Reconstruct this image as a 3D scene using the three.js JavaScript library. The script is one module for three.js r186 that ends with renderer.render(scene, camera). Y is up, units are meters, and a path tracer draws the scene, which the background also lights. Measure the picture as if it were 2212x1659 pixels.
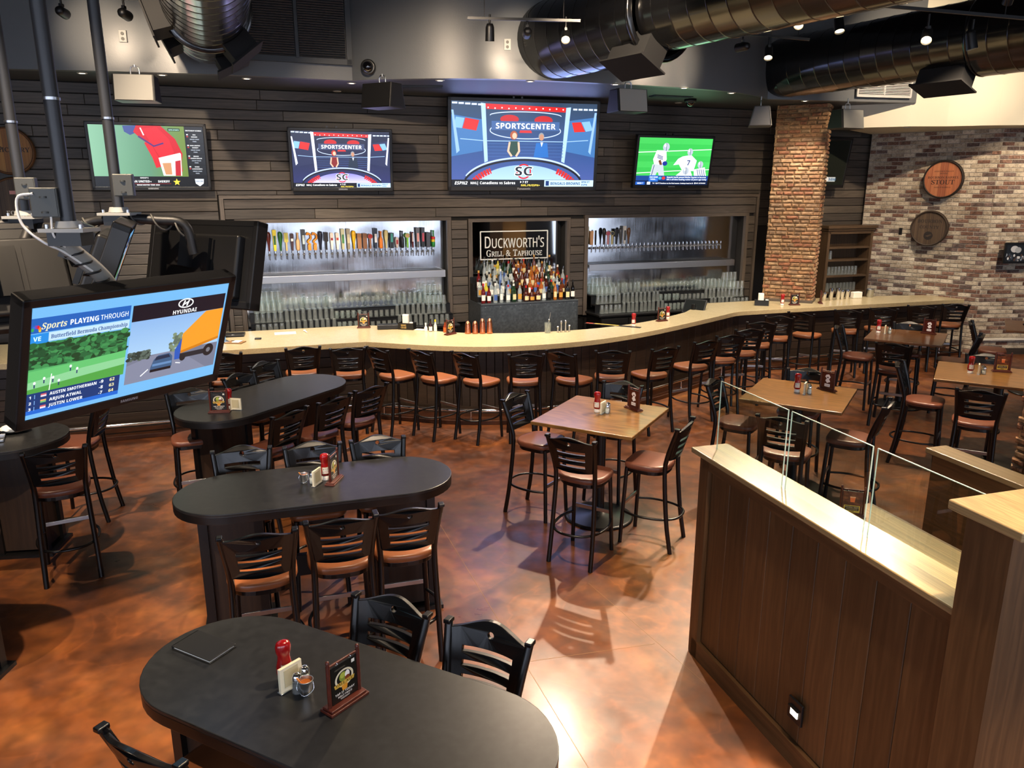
import * as THREE from 'three';
import { RoundedBoxGeometry } from 'three/addons/geometries/RoundedBoxGeometry.js';
import { mergeGeometries, toCreasedNormals } from 'three/addons/utils/BufferGeometryUtils.js';
import { RectAreaLightUniformsLib } from 'three/addons/lights/RectAreaLightUniformsLib.js';
RectAreaLightUniformsLib.init();

// ---------- camera, exposure, large lights ----------
const scene = new THREE.Scene();
scene.background = new THREE.Color(0x000000);
const R = d => d * Math.PI / 180;
const camera = new THREE.PerspectiveCamera(53.39, 2212 / 1659, 0.05, 80);
camera.position.set(0, 3.1, 0);
camera.rotation.set(R(-14.35), 0, 0);
const renderer = new THREE.WebGLRenderer({ antialias: true });
renderer.toneMapping = THREE.LinearToneMapping;
renderer.toneMappingExposure = 1.0;
renderer.shadowMap.enabled = true;
const WARM = 0xffe4c4, WHITE = 0xfff2e2, DAY = 0xdfe9ff;
const windowFillPower = 4, trackPower = 75, downPower = 26;

// ---------- small tools ----------
let seedState = 12345;
const rnd = () => ((seedState = (seedState * 1664525 + 1013904223) >>> 0) / 4294967296);
const rr = (a, b) => a + (b - a) * rnd();
const pick = a => a[Math.floor(rnd() * a.length)];
const V = (x, y, z) => new THREE.Vector3(x, y, z);
const taken = new Map();
function numbered(n) { const k = taken.get(n) || 0; taken.set(n, k + 1); return k ? n + '_' + String(k).padStart(3, '0') : n; }
function shade(o) { o.traverse(c => { if (c.isMesh) { c.castShadow = true; c.receiveShadow = true; } }); return o; }
function thing(name, label, category, [x, y, z] = [0, 0, 0], turn = 0, group) {
  const o = new THREE.Group(); o.name = numbered(name); o.position.set(x, y, z); o.rotation.y = turn;
  o.userData = { label, category }; if (group) o.userData.group = group;
  scene.add(o); return o;
}
function part(name, geo, m, parent, [x, y, z] = [0, 0, 0]) {
  const o = new THREE.Mesh(Array.isArray(geo) ? merge(geo) : geo, m); o.name = name; o.position.set(x, y, z);
  o.castShadow = o.receiveShadow = true; parent.add(o); return o;
}
function single(name, geo, m, label, category, pos = [0, 0, 0], turn = 0, group) {
  const o = part(numbered(name), geo, m, scene, pos); o.rotation.y = turn;
  o.userData = { label, category }; if (group) o.userData.group = group; return o;
}
function struct(name, geo, m, pos = [0, 0, 0], turn = 0) {
  const o = part(name, geo, m, scene, pos); o.rotation.y = turn; o.userData = { kind: 'structure' }; return o;
}
function structGroup(name, pos = [0, 0, 0], turn = 0) {
  const o = new THREE.Group(); o.name = name; o.position.set(...pos); o.rotation.y = turn; o.userData = { kind: 'structure' }; scene.add(o); return o;
}
function dup(src, label, [x, y, z], turn, group) {
  const o = src.clone(); o.name = numbered(src.name.replace(/_\d{3}$/, '')); o.position.set(x, y, z); o.rotation.y = turn;
  o.userData = { ...src.userData, label }; if (group) o.userData.group = group; scene.add(o); return o;
}
function merge(list) {
  const gs = list.map(g => { const h = g.index ? g.toNonIndexed() : g; for (const k of Object.keys(h.attributes)) if (!['position', 'normal', 'uv'].includes(k)) h.deleteAttribute(k); h.morphAttributes = {}; return h; });
  return gs.length === 1 ? gs[0] : mergeGeometries(gs, false);
}
const at = (g, x, y, z, rx = 0, ry = 0, rz = 0) => { if (rx) g.rotateX(rx); if (rz) g.rotateZ(rz); if (ry) g.rotateY(ry); return g.translate(x, y, z); };
// box with uv in metres, grain (u) along its longest side
function box(w, h, d, x = 0, y = 0, z = 0, ou = 0, ov = 0) {
  const g = new THREE.BoxGeometry(w, h, d), p = g.attributes.position, n = g.attributes.normal, uv = g.attributes.uv;
  const s = [w, h, d], long = s.indexOf(Math.max(w, h, d));
  for (let i = 0; i < p.count; i++) {
    const q = [p.getX(i), p.getY(i), p.getZ(i)], a = Math.abs(n.getX(i)) > .5 ? 0 : Math.abs(n.getY(i)) > .5 ? 1 : 2;
    let [e, f] = [0, 1, 2].filter(k => k !== a); if (f === long) [e, f] = [f, e];
    uv.setXY(i, q[e] + ou, q[f] + ov);
  }
  return g.translate(x, y, z);
}
const rbox = (w, h, d, r, x = 0, y = 0, z = 0, seg = 2) => new RoundedBoxGeometry(w, h, d, seg, r).translate(x, y, z);
const cyl = (rt, rb, h, x = 0, y = 0, z = 0, n = 16) => new THREE.CylinderGeometry(rt, rb, h, n).translate(x, y + h / 2, z);
const lathe = (pts, n = 16) => new THREE.LatheGeometry(pts.map(p => new THREE.Vector2(p[0], p[1])), n);
const tube = (pts, r, n = 24, k = 8, closed = false, tension = .5) => new THREE.TubeGeometry(new THREE.CatmullRomCurve3(pts.map(p => V(...p)), closed, 'catmullrom', tension), n, r, k, closed);
function rod(a, b, r, k = 10, r2 = r) {
  const A = V(...a), B = V(...b), d = B.clone().sub(A), g = new THREE.CylinderGeometry(r2, r, d.length(), k);
  g.applyQuaternion(new THREE.Quaternion().setFromUnitVectors(V(0, 1, 0), d.normalize())); return g.translate((A.x + B.x) / 2 , (A.y + B.y) / 2, (A.z + B.z) / 2);
}
const shapeOf = pts => new THREE.Shape(pts.map(p => new THREE.Vector2(p[0], p[1])));
const ext = (shape, depth, bev = 0, cs = 12) => new THREE.ExtrudeGeometry(shape, { depth, bevelEnabled: bev > 0, bevelSize: bev, bevelThickness: bev, bevelOffset: -bev, bevelSegments: 2, curveSegments: cs });
// a plan shape (x, z) raised from y0 to y0 + h
const slab = (pts, y0, h, bev = 0) => { const g = ext(shapeOf(pts.map(p => [p[0], -p[1]])), h - 2 * bev, bev); g.rotateX(-Math.PI / 2); return g.translate(0, y0 + bev, 0); };
// ---------- noise and textures ----------
function lattice(seed, n) { let s = seed >>> 0; const a = new Float32Array(n * n); for (let i = 0; i < n * n; i++) { s = (s * 1664525 + 1013904223) >>> 0; a[i] = s / 4294967296; } return a; }
const LN = 256, LAT = lattice(77, LN);
function vn(x, y, px, py) {   // value noise that repeats every px, py cells
  const xi = Math.floor(x), yi = Math.floor(y), fx = x - xi, fy = y - yi, u = fx * fx * (3 - 2 * fx), v = fy * fy * (3 - 2 * fy);
  const w = (a, b) => LAT[((((b % py) + py) % py) & 255) * LN + ((((a % px) + px) % px) & 255)];
  const a = w(xi, yi), b = w(xi + 1, yi), c = w(xi, yi + 1), d = w(xi + 1, yi + 1);
  return a + (b - a) * u + (c - a) * v + (a - b - c + d) * u * v;
}
function fbm(x, y, px, py, o) { let s = 0, a = .5, t = 0; for (let i = 0; i < o; i++) { s += a * vn(x + i * 17, y + i * 31, px, py); t += a; a *= .5; x *= 2; y *= 2; px *= 2; py *= 2; } return s / t; }
function tex(w, h, fn, srgb = true, ru = 1, rv = 1) {
  const d = new Uint8Array(w * h * 4), c = [0, 0, 0];
  for (let y = 0; y < h; y++) for (let x = 0; x < w; x++) { fn(x / w, y / h, c); const i = (y * w + x) * 4; for (let k = 0; k < 3; k++) d[i + k] = Math.max(0, Math.min(255, c[k] * 255)); d[i + 3] = 255; }
  const t = new THREE.DataTexture(d, w, h); t.wrapS = t.wrapT = THREE.RepeatWrapping; t.magFilter = THREE.LinearFilter; t.minFilter = THREE.LinearMipmapLinearFilter; t.generateMipmaps = true;
  if (srgb) t.colorSpace = THREE.SRGBColorSpace; t.repeat.set(ru, rv); t.needsUpdate = true; return t;
}
const lerp = (a, b, t) => a + (b - a) * t, sat = (x, a, b) => Math.max(0, Math.min(1, (x - a) / (b - a)));
// wood grain along u, 1.6 m by 0.8 m, around white so that each material tints it
const grainTex = tex(512, 512, (u, v, c) => {
  const w = fbm(u * 4, v * 12, 4, 12, 3), f = fbm(u * 6, v * 96, 6, 96, 3), l = fbm(u * 2, v * 5, 2, 5, 2);
  const rings = .5 + .5 * Math.sin((v * 14 + w * 2.2) * 6.283), k = .62 + .2 * f + .1 * rings + .16 * l;
  c[0] = k; c[1] = k * .985; c[2] = k * .96;
}, true, 1 / 1.6, 1 / .8);
const oakTex = tex(512, 512, (u, v, c) => {
  const w = fbm(u * 2, v * 5, 2, 5, 3), f = fbm(u * 10, v * 120, 10, 120, 3), st = Math.floor(v * 4), ofs = vn(st + .5, 3.5, 16, 16);
  const rings = .5 + .5 * Math.sin((v * 9 + w * 5 + ofs * 3) * 6.283), k = .6 + .22 * f + .14 * rings + .12 * ofs;
  c[0] = k; c[1] = k * .97; c[2] = k * .9;
}, true, 1, 1);
const stainTex = tex(2048, 2048, (u, v, c) => {
  const wx = fbm(u * 6, v * 6, 6, 6, 4) * 2.2, wy = fbm(u * 6 + 3, v * 6 + 8, 6, 6, 4) * 2.2;
  const a = fbm(u * 8 + wx, v * 8 + wy, 8, 8, 6), b = fbm(u * 22 + wy * 2, v * 22 - wx, 22, 22, 5), d = fbm(u * 90, v * 90, 90, 90, 3), e = fbm(u * 3 + 5, v * 3 + 1, 3, 3, 3);
  const m = sat(a * .55 + b * .45, .2, .8), k = .76 + .5 * (d - .5) + .26 * (b - .5), vein = sat(Math.abs(b - .5), .0, .035);
  const dark = [.27, .145, .08], mid = [.41, .228, .108], light = [.55, .355, .17];
  for (let i = 0; i < 3; i++) { const s = m < .5 ? lerp(dark[i], mid[i], m * 2) : lerp(mid[i], light[i], m * 2 - 1); c[i] = s * (k + .22) * (.88 + .24 * e) * lerp(1.14, 1, vein); }
}, true, 1 / 9, 1 / 9);
const floorRough = tex(512, 512, (u, v, c) => { const a = fbm(u * 10, v * 10, 10, 10, 5), b = fbm(u * 60, v * 60, 60, 60, 3); c[0] = c[1] = c[2] = .55 + .5 * (a - .4) + .3 * (b - .5); }, false, 1 / 4, 1 / 4);
const floorBump = tex(512, 512, (u, v, c) => { c[0] = c[1] = c[2] = .6 * fbm(u * 8, v * 8, 8, 8, 4) + .4 * fbm(u * 50, v * 50, 50, 50, 3); }, false, 1 / 2, 1 / 2);
const speckTex = tex(512, 512, (u, v, c) => {
  const a = fbm(u * 120, v * 120, 120, 120, 2), b = fbm(u * 16, v * 16, 16, 16, 3), k = .86 + .26 * (a - .5) + .05 * (b - .5) - (a > .72 ? .1 : 0) + (a < .26 ? .07 : 0);
  c[0] = k; c[1] = k * .985; c[2] = k * .95;
}, true, 1, 1);
const plainNoise = tex(256, 256, (u, v, c) => { const k = .84 + .3 * (fbm(u * 24, v * 24, 24, 24, 4) - .5) + .14 * (fbm(u * 4, v * 4, 4, 4, 3) - .5); c[0] = c[1] = c[2] = k; }, true, 1.5, 1.5);
const brickNoise = tex(256, 256, (u, v, c) => { const a = fbm(u * 9, v * 9, 9, 9, 4), b = fbm(u * 40, v * 40, 40, 40, 3), k = .62 + .5 * (a - .45) + .4 * (b - .45); c[0] = k + .1; c[1] = k + .08; c[2] = k + .06; }, true, 1.7, 1.7);
const washNoise = tex(512, 512, (u, v, c) => { const a = fbm(u * 14, v * 14, 14, 14, 5), b = fbm(u * 70, v * 70, 70, 70, 3), k = sat(a * .6 + b * .4, .3, .62); c[0] = lerp(.74, 1, k); c[1] = lerp(.70, .985, k); c[2] = lerp(.66, .96, k); }, true, 1, 1);
const roughBump = tex(256, 256, (u, v, c) => { c[0] = c[1] = c[2] = .5 * fbm(u * 10, v * 10, 10, 10, 4) + .5 * fbm(u * 50, v * 50, 50, 50, 3); }, false, 2, 2);
const wavyBump = tex(512, 512, (u, v, c) => { c[0] = c[1] = c[2] = fbm(u * 5, v * 3, 5, 3, 2); }, false, 1 / 1.6, 1 / 1.6);
const brushRough = tex(256, 512, (u, v, c) => { c[0] = c[1] = c[2] = .62 + .5 * (fbm(u * 3, v * 200, 3, 200, 2) - .5) + .35 * (fbm(u * 6, v * 6, 6, 6, 3) - .5); }, false, 1, 1);

// ---------- materials ----------
const std = (color, roughness = .6, o = {}) => new THREE.MeshStandardMaterial({ color, roughness, ...o });
const phy = (color, roughness, o = {}) => new THREE.MeshPhysicalMaterial({ color, roughness, ...o });
const glow = (c, k) => new THREE.MeshStandardMaterial({ color: 0x111111, emissive: c, emissiveIntensity: k, roughness: .5 });
const M = {
  floor: phy(0xffffff, .74, { map: stainTex, roughnessMap: floorRough, bumpMap: floorBump, bumpScale: .001, clearcoat: .4, clearcoatRoughness: .22 }),
  plank: [0x575049, 0x4c4640, 0x5e564d, 0x524b45, 0x47413b].map(c => std(c, .55, { map: grainTex })),
  trim: std(0x615850, .5, { map: grainTex }),
  barWood: [0x3c2f26, 0x35291f, 0x423429].map(c => std(c, .5, { map: grainTex })),
  booth: [0x5f452b, 0x573f27, 0x65492e].map(c => std(c, .42, { map: grainTex })),
  boothTrim: std(0x6a4c30, .4, { map: grainTex }),
  cap: phy(0xa48d66, .32, { map: grainTex, clearcoat: .3, clearcoatRoughness: .25 }),
  cabinet: std(0x5a4632, .5, { map: grainTex }),
  groove: std(0x0b0908, .9),
  quartz: phy(0xd2c29c, .26, { map: speckTex, clearcoat: .2, clearcoatRoughness: .1 }),
  black: std(0x0b0b0c, .38),
  blackMetal: std(0x070708, .3),
  blackPlastic: std(0x101011, .42),
  screenOff: phy(0x1a1d1c, .12),
  laminate: phy(0x292a2b, .32, { map: plainNoise, specularIntensity: .9 }),
  laminateEdge: std(0x0d0d0e, .35),
  darkPanel: std(0x33241a, .5, { map: grainTex }),
  leather: phy(0x87502f, .34, { bumpMap: roughBump, bumpScale: .0006 }),
  leatherDark: phy(0x6a3d2c, .34, { bumpMap: roughBump, bumpScale: .0006 }),
  steel: std(0xc9ccd0, .24, { metalness: 1, roughnessMap: brushRough, bumpMap: wavyBump, bumpScale: .006 }),
  brushed: std(0xb9bbbe, .32, { metalness: 1 }),
  chrome: std(0xe4e5e8, .1, { metalness: 1 }),
  galv: std(0x6c7479, .42, { metalness: .75, map: plainNoise }),
  glass: phy(0xeef4f2, .04, { transmission: .92, thickness: 0, ior: 1.5 }),
  pane: phy(0xf3fbf7, .01, { transmission: 1, thickness: 0, ior: 1.5 }),
  paneEdge: phy(0xd6e6de, .2, { transmission: .5, thickness: 0 }),
  mirror: std(0x9a9c9c, .03, { metalness: 1 }),
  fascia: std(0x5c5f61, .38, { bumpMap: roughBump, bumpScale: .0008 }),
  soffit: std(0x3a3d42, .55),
  ceiling: std(0x08080a, .8),
  beige: std(0xc9c4b0, .6),
  duct: phy(0x0a0a0b, .22, { clearcoat: .6, clearcoatRoughness: .12 }),
  matte: std(0x0a0a0b, .9),
  grille: std(0x2c3033, .45),
  whiteGrille: std(0xb5b6b4, .5),
  mortar: std(0xa5835c, .95, { bumpMap: roughBump, bumpScale: .003 }),
  brick: [0xb78f68, 0xbd9872, 0xb0845f, 0xc2a27c, 0xad7656, 0xa8896a].map(c => std(c, .85, { map: brickNoise, bumpMap: roughBump, bumpScale: .003 })),
  washMortar: std(0xc4bcad, .95, { map: plainNoise, bumpMap: roughBump, bumpScale: .004 }),
  wash: [0xc2baaa, 0xb8af9f, 0xcac2b3, 0xada393].map(c => std(c, .9, { map: washNoise, bumpMap: roughBump, bumpScale: .004 })),
  washRed: [0x9a7868, 0x8c6a5c, 0xa58474, 0x94807a, 0x7f6e68].map(c => std(c, .9, { map: brickNoise, bumpMap: roughBump, bumpScale: .004 })),
  oak: phy(0x8f693c, .28, { map: oakTex, clearcoat: .4, clearcoatRoughness: .14 }),
  oakDark: phy(0x7d5536, .28, { map: oakTex, clearcoat: .4, clearcoatRoughness: .14 }),
  mahogany: std(0x5a2415, .4, { map: grainTex }),
  ketchup: phy(0x8d0d10, .2, { clearcoat: .4 }),
  whitePlastic: std(0xe6e2da, .45),
  paper: std(0xe9e4d6, .8),
  cream: std(0xd9d0b4, .75),
  copper: std(0xc98260, .25, { metalness: 1 }),
  grayPaint: std(0x9c9c98, .5),
  speakerWhite: std(0x96948c, .6), speakerGrey: std(0x4b4c4e, .5), speakerBlack: std(0x0c0c0d, .5),
};
// ---------- canvas prints ----------
function print(w, h, draw) {
  const cv = document.createElement('canvas'); cv.width = w; cv.height = h; const g = cv.getContext('2d'); draw(g, w, h);
  const t = new THREE.CanvasTexture(cv); t.colorSpace = THREE.SRGBColorSpace; return t;
}
const fillR = (g, c, x, y, w, h) => { g.fillStyle = c; g.fillRect(x, y, w, h); };
const poly = (g, c, pts) => { g.fillStyle = c; g.beginPath(); pts.forEach((p, i) => i ? g.lineTo(p[0], p[1]) : g.moveTo(p[0], p[1])); g.closePath(); g.fill(); };
const disc = (g, c, x, y, rx, ry = rx) => { g.fillStyle = c; g.beginPath(); g.ellipse(x, y, rx, ry, 0, 0, 7); g.fill(); };
const words = (g, s, x, y, px, c, style = 'bold', align = 'left', face = 'sans-serif', mw = 0) => { g.font = `${style} ${px}px ${face}`; g.fillStyle = c; g.textAlign = align; g.textBaseline = 'alphabetic'; const k = mw ? Math.min(1, mw / g.measureText(s).width) : 1; g.save(); g.translate(x, y); g.scale(k, 1); g.fillText(s, 0, 0); g.restore(); };
const line = (g, c, w, pts) => { g.strokeStyle = c; g.lineWidth = w; g.beginPath(); pts.forEach((p, i) => i ? g.lineTo(p[0], p[1]) : g.moveTo(p[0], p[1])); g.stroke(); };
// ---------- the shell ----------
const AW = R(20), CA = Math.cos(AW), SA = Math.sin(AW);
const W = (s, h, t) => [s * CA + t * SA, h, -13.5 - s * SA + t * CA];       // along, up and out of the back wall
const floorMesh = struct('floor', box(26, .1, 26, 1, -.05, -6), M.floor);
for (const [x0, z0, x1, z1] of [[-1.45, -8.9, .62, -3.0], [.62, -5.6, 1.25, -4.3], [-.4, -4.42, 1.0, -4.75]]) { const l = Math.hypot(x1 - x0, z1 - z0), m = part('joint_filler', box(l, .001, .004), std(0x8a6440, .6), floorMesh, [(x0 + x1) / 2, .0004, (z0 + z1) / 2]); m.rotation.y = Math.atan2(-(z1 - z0), x1 - x0); }
struct('ceiling', box(26, .1, 26, 1, 7.25, -6), M.ceiling);
const darkWall = std(0x4a4038, .8);
struct('wall_left', box(.2, 7.2, 26, -9.4, 3.6, -6), darkWall);
{ // unseen right wall; tall window and screen added, mirrored in the bar steel
  const wr = structGroup('wall_far_right', [13.6, 0, 0]); part('wall_core', [box(.2, 7.2, 15.4, 0, 3.6, -11.3), box(.2, 7.2, 8, 0, 3.6, 3.6), box(.2, .3, 3.2, 0, .15, -2), box(.2, 2.4, 3.2, 0, 6, -2)], darkWall, wr);
  const w = structGroup('window_6', [13.6, 2.55, -2]); part('window_pane', box(.03, 4.5, 3.2), glow(DAY, 1.6), w); part('window_frame', [box(.12, 4.5, .08, 0, 0, -1.56), box(.12, 4.5, .08, 0, 0, 1.56), box(.1, 4.5, .06)], M.black, w);
  const L = new THREE.RectAreaLight(DAY, windowFillPower, 3, 4.2); L.name = 'window_fill_light'; L.position.set(13.5, 2.55, -2); L.lookAt(0, 1.5, -5); scene.add(L);  // daylight fill added at the unseen side window
}
struct('wall_behind_back', box(26, 7.2, .2, 1, 3.6, -18.6), darkWall);
// unseen street side behind the viewer: a wall with tall windows as soft fill
{
  const wf = structGroup('wall_front', [0, 0, 5]), xs = [-6.5, -2.5, 1.5, 5.5, 9.5];
  const g = [box(26, .3, .2, 1, .15, 0), box(26, 2.4, .2, 1, 6, 0)];
  for (const x of [-10.2, -4.5, -.5, 3.5, 7.5, 12.7]) g.push(box(x < -9 ? 1.6 : x > 12 ? 3 : .8, 4.5, .2, x, 2.55, 0));
  part('wall_core', g, darkWall, wf);
  xs.forEach((x, i) => {
    const w = structGroup('window_' + (i + 1), [x, 2.55, 5]);
    part('window_pane', box(3.2, 4.5, .03), glow(DAY, 1.6), w);
    part('window_frame', [box(.08, 4.5, .12, -1.56), box(.08, 4.5, .12, 1.56), box(.06, 4.5, .1), box(3.2, .08, .12, 0, 2.21), box(3.2, .08, .12, 0, -2.21), box(3.2, .05, .1, 0, .8)], M.black, w);
    const L = new THREE.RectAreaLight(DAY, windowFillPower, 3, 4.2); L.name = 'window_fill_light'; L.position.set(x, 2.55, 4.9); L.lookAt(x * .9, 1.6, -4); scene.add(L);  // area light is soft daylight fill added at each unseen window
  });
}
// a brick or board: box with its front edges chamfered, back against a wall at z = 0
function chip(w, h, d, c, ou = 0, ov = 0) {
  const a = w / 2, b = h / 2, e = a - c, f = b - c, g = new THREE.BufferGeometry(), P = [], UV = [];
  const o = [[-a, -b, 0], [a, -b, 0], [a, b, 0], [-a, b, 0]], m = [[-a, -b, d - c], [a, -b, d - c], [a, b, d - c], [-a, b, d - c]], n = [[-e, -f, d], [e, -f, d], [e, f, d], [-e, f, d]];
  const quad = (p, q, r, s) => { for (const k of [p, q, r, p, r, s]) { P.push(...k); UV.push(k[0] + ou + k[2], k[1] + ov); } };
  quad(...n); for (let i = 0; i < 4; i++) { const j = (i + 1) % 4; quad(o[i], o[j], m[j], m[i]); quad(m[i], m[j], n[j], n[i]); }
  g.setAttribute('position', new THREE.Float32BufferAttribute(P, 3)); g.setAttribute('uv', new THREE.Float32BufferAttribute(UV, 2)); g.computeVertexNormals(); return g;
}
function boards(parent, s0, s1, h0, h1, pitch, t, thick = .018, mats = M.plank, lo = 1.3, hi = 3.2, name = 'plank') {
  const n = Math.max(1, Math.round((h1 - h0) / pitch)), p = (h1 - h0) / n;
  for (let r = 0; r < n; r++) {
    let s = s0, first = true;
    while (s < s1 - .01) {
      let l = first ? rr(.5, hi) : rr(lo, hi); if (s1 - s - l < .5) l = s1 - s; first = false;
      part(name, chip(l - .004, p - .011, thick, .004, rr(0, 9), rr(0, 9)), pick(mats), parent, [s + l / 2, h0 + (r + .5) * p, t]); s += l;
    }
  }
}
const wallBack = structGroup('wall_back', W(0, 0, 0), AW);
{
  const c = [];
  const blk = (s0, s1, h0, h1, t0 = -.45, t1 = 0) => c.push(box(s1 - s0, h1 - h0, t1 - t0, (s0 + s1) / 2, (h0 + h1) / 2, (t0 + t1) / 2));
  blk(-9.2, 8.3, 2.6, 4.8); blk(-9.2, -4.46, 0, 2.6); blk(-1.18, -.74, 0, 2.6); blk(1.01, 1.43, 0, 2.6); blk(4.78, 8.3, 0, 2.6);
  blk(-4.46, 4.78, 0, .85); blk(-4.46, 4.78, .85, 2.6, -.45, -.2); blk(-.74, 1.01, .85, 1.2);
  part('wall_core', c, M.groove, wallBack);
  boards(wallBack, -9.1, 8.2, 3.07, 4.53, .15, 0);
  boards(wallBack, -9.1, -4.74, .02, 3.07, .152, 0);
  boards(wallBack, 5.56, 8.2, .02, 3.07, .152, 0); boards(wallBack, 5.07, 5.56, 2.4, 3.07, .15, 0);
  boards(wallBack, -4.74, 5.07, 3.0, 3.07, .07, 0, .03);
  boards(wallBack, -4.66, 5.0, 2.64, 2.95, .155, 0, .05);
  for (const [a, b] of [[-4.66, -4.53], [-1.1, -.82], [1.09, 1.36], [4.86, 5.0]]) boards(wallBack, a, b, .85, 2.59, .155, 0, .05);
}
{ // mouldings round the bar back and its three openings
  const fr = structGroup('trim_1', W(0, 0, 0), AW), T = (a, b, h0, h1, t = .085) => part('moulding', box(b - a, h1 - h0, t, (a + b) / 2, (h0 + h1) / 2, t / 2, rr(0, 5), rr(0, 5)), M.trim, fr);
  T(-4.72, 5.05, 2.95, 3.0); T(-4.72, -4.66, .85, 2.95); T(5.0, 5.05, .85, 2.95);
  for (const [a, b, top] of [[-4.46, -1.18, 2.585], [-.74, 1.01, 2.55], [1.43, 4.78, 2.59]]) { T(a - .07, b + .07, top, top + .055, .075); T(a - .07, a, .85, top, .075); T(b, b + .07, .85, top, .075); }
}
{ const d = structGroup('door_1', W(5.3, 1.2, .0), AW); part('dark_doorway_panel', box(.5, 2.36, .03, 0, 0, .01), std(0x0d0d10, .7), d); }  // flat black panel stands in for the dark of the doorway recess
// curved bulkhead over the bar and its underside
const curveBits = new THREE.CatmullRomCurve3([[-2.18, -11.14], [-1.92, -11.05], [-.97, -10.92], [-.04, -11.0], [1.26, -11.4], [2.16, -11.74], [3.17, -12.26], [3.75, -12.75], [4.21, -13.36]].map(p => V(p[0], 0, p[1]))).getPoints(40).map(p => [p.x, p.z]);
const bulk = [[-9.5, -9.62], [-6.29, -10.06], [-5.02, -10.27], [-3.74, -10.55], ...curveBits, [6.95, -13.93]];
{
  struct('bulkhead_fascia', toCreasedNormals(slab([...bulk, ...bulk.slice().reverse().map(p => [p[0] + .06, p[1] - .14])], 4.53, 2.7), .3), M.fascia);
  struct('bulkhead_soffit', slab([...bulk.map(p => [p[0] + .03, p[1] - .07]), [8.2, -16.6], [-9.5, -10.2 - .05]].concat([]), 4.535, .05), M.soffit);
  struct('bulkhead_right', slab([[5.9, -14.45], [6.9, -13.99], [7.55, -13.97], [8.3, -13.75], [13.4, -13.3], [13.4, -17], [8.0, -17]], 4.15, 3.05), M.beige);
}
// bricks
function bricks(parent, width, rows, pitch, lens, mats, o = {}) {
  const { joint = .012, depth = .05, jit = .006, ch = .008, x0 = -width / 2, y0 = 0, max = 300, part: pn = 'brick', pickMat = () => pick(mats), show = () => true } = o;
  const cache = new Map(), all = [];
  for (let r = 0; r < rows; r++) {
    let x = x0 - (r % 2 ? lens[0] * rr(.35, .6) : 0) + (o.ragged ? rr(-.05, .05) : 0);
    while (x < x0 + width - .02) {
      let l = pick(lens), a = Math.max(x, x0), b = Math.min(x + l, x0 + width); x += l;
      if (b - a < .03) continue;
      const w = Math.round((b - a - joint) / .02) * .02 + .004, v = Math.floor(rnd() * 3), key = w.toFixed(3) + v;
      if (!cache.has(key)) cache.set(key, chip(w, pitch - joint - v * .002, depth, ch + v * .002, rr(0, 5), rr(0, 5)));
      all.push({ g: cache.get(key), m: pickMat(), p: [(a + b) / 2, y0 + (r + .5) * pitch, rr(-jit, jit)], vis: show((a + b) / 2, r) });
    }
  }
  all.sort((a, b) => b.vis - a.vis);
  all.slice(0, max).forEach(b => part(pn, b.g, b.m, parent, b.p));
  const rest = new Map(); all.slice(max).forEach(b => { if (!rest.has(b.m)) rest.set(b.m, []); rest.get(b.m).push(b.g.clone().translate(...b.p)); });
  for (const [m, gs] of rest) { const q = part('brickwork', gs, m, parent); q.userData.kind = 'stuff'; }
}
{ // whitewashed brick: one wall turned 45 degrees beside the bar, one facing the room
  const whitewash = () => rnd() < .4 ? pick(M.washRed) : pick(M.wash);
  const K = [8.85, -14.42], dir = Math.atan2(-.69, -.72), w1 = structGroup('wall_right', [K[0] - .72 * 1.15, 0, K[1] - .69 * 1.15], R(-43.8));
  part('wall_core', box(2.3, 4.2, .2, 0, 2.1, -.1), M.washMortar, w1);
  bricks(w1, 2.3, 54, .0765, [.215], M.wash, { depth: .012, jit: .004, ch: .004, pickMat: whitewash, show: (x, r) => (r > 13 ? 1 : 0), y0: .02 });
  const w2 = structGroup('wall_corner', [K[0] + 2.19, 0, K[1] - .115], R(3));
  part('wall_core', box(4.4, 4.2, .2, 0, 2.1, -.1), M.washMortar, w2);
  bricks(w2, 4.4, 54, .0765, [.235], M.wash, { depth: .012, jit: .004, ch: .004, pickMat: whitewash, show: (x, r) => (x < -1 ? 1 : 0), y0: .02 });
  const tr = structGroup('trim_2', [K[0] + 2.2, .3, K[1] - .08], R(3)); part('ledge', box(4.4, .03, .08), std(0xd6d2c6, .4), tr);
  struct('baseboard_right', box(4.4, .12, .04, 0, .06, .03), std(0x3b332b, .6, { map: grainTex }), [K[0] + 2.19, 0, K[1] - .115], R(3));
}
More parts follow.
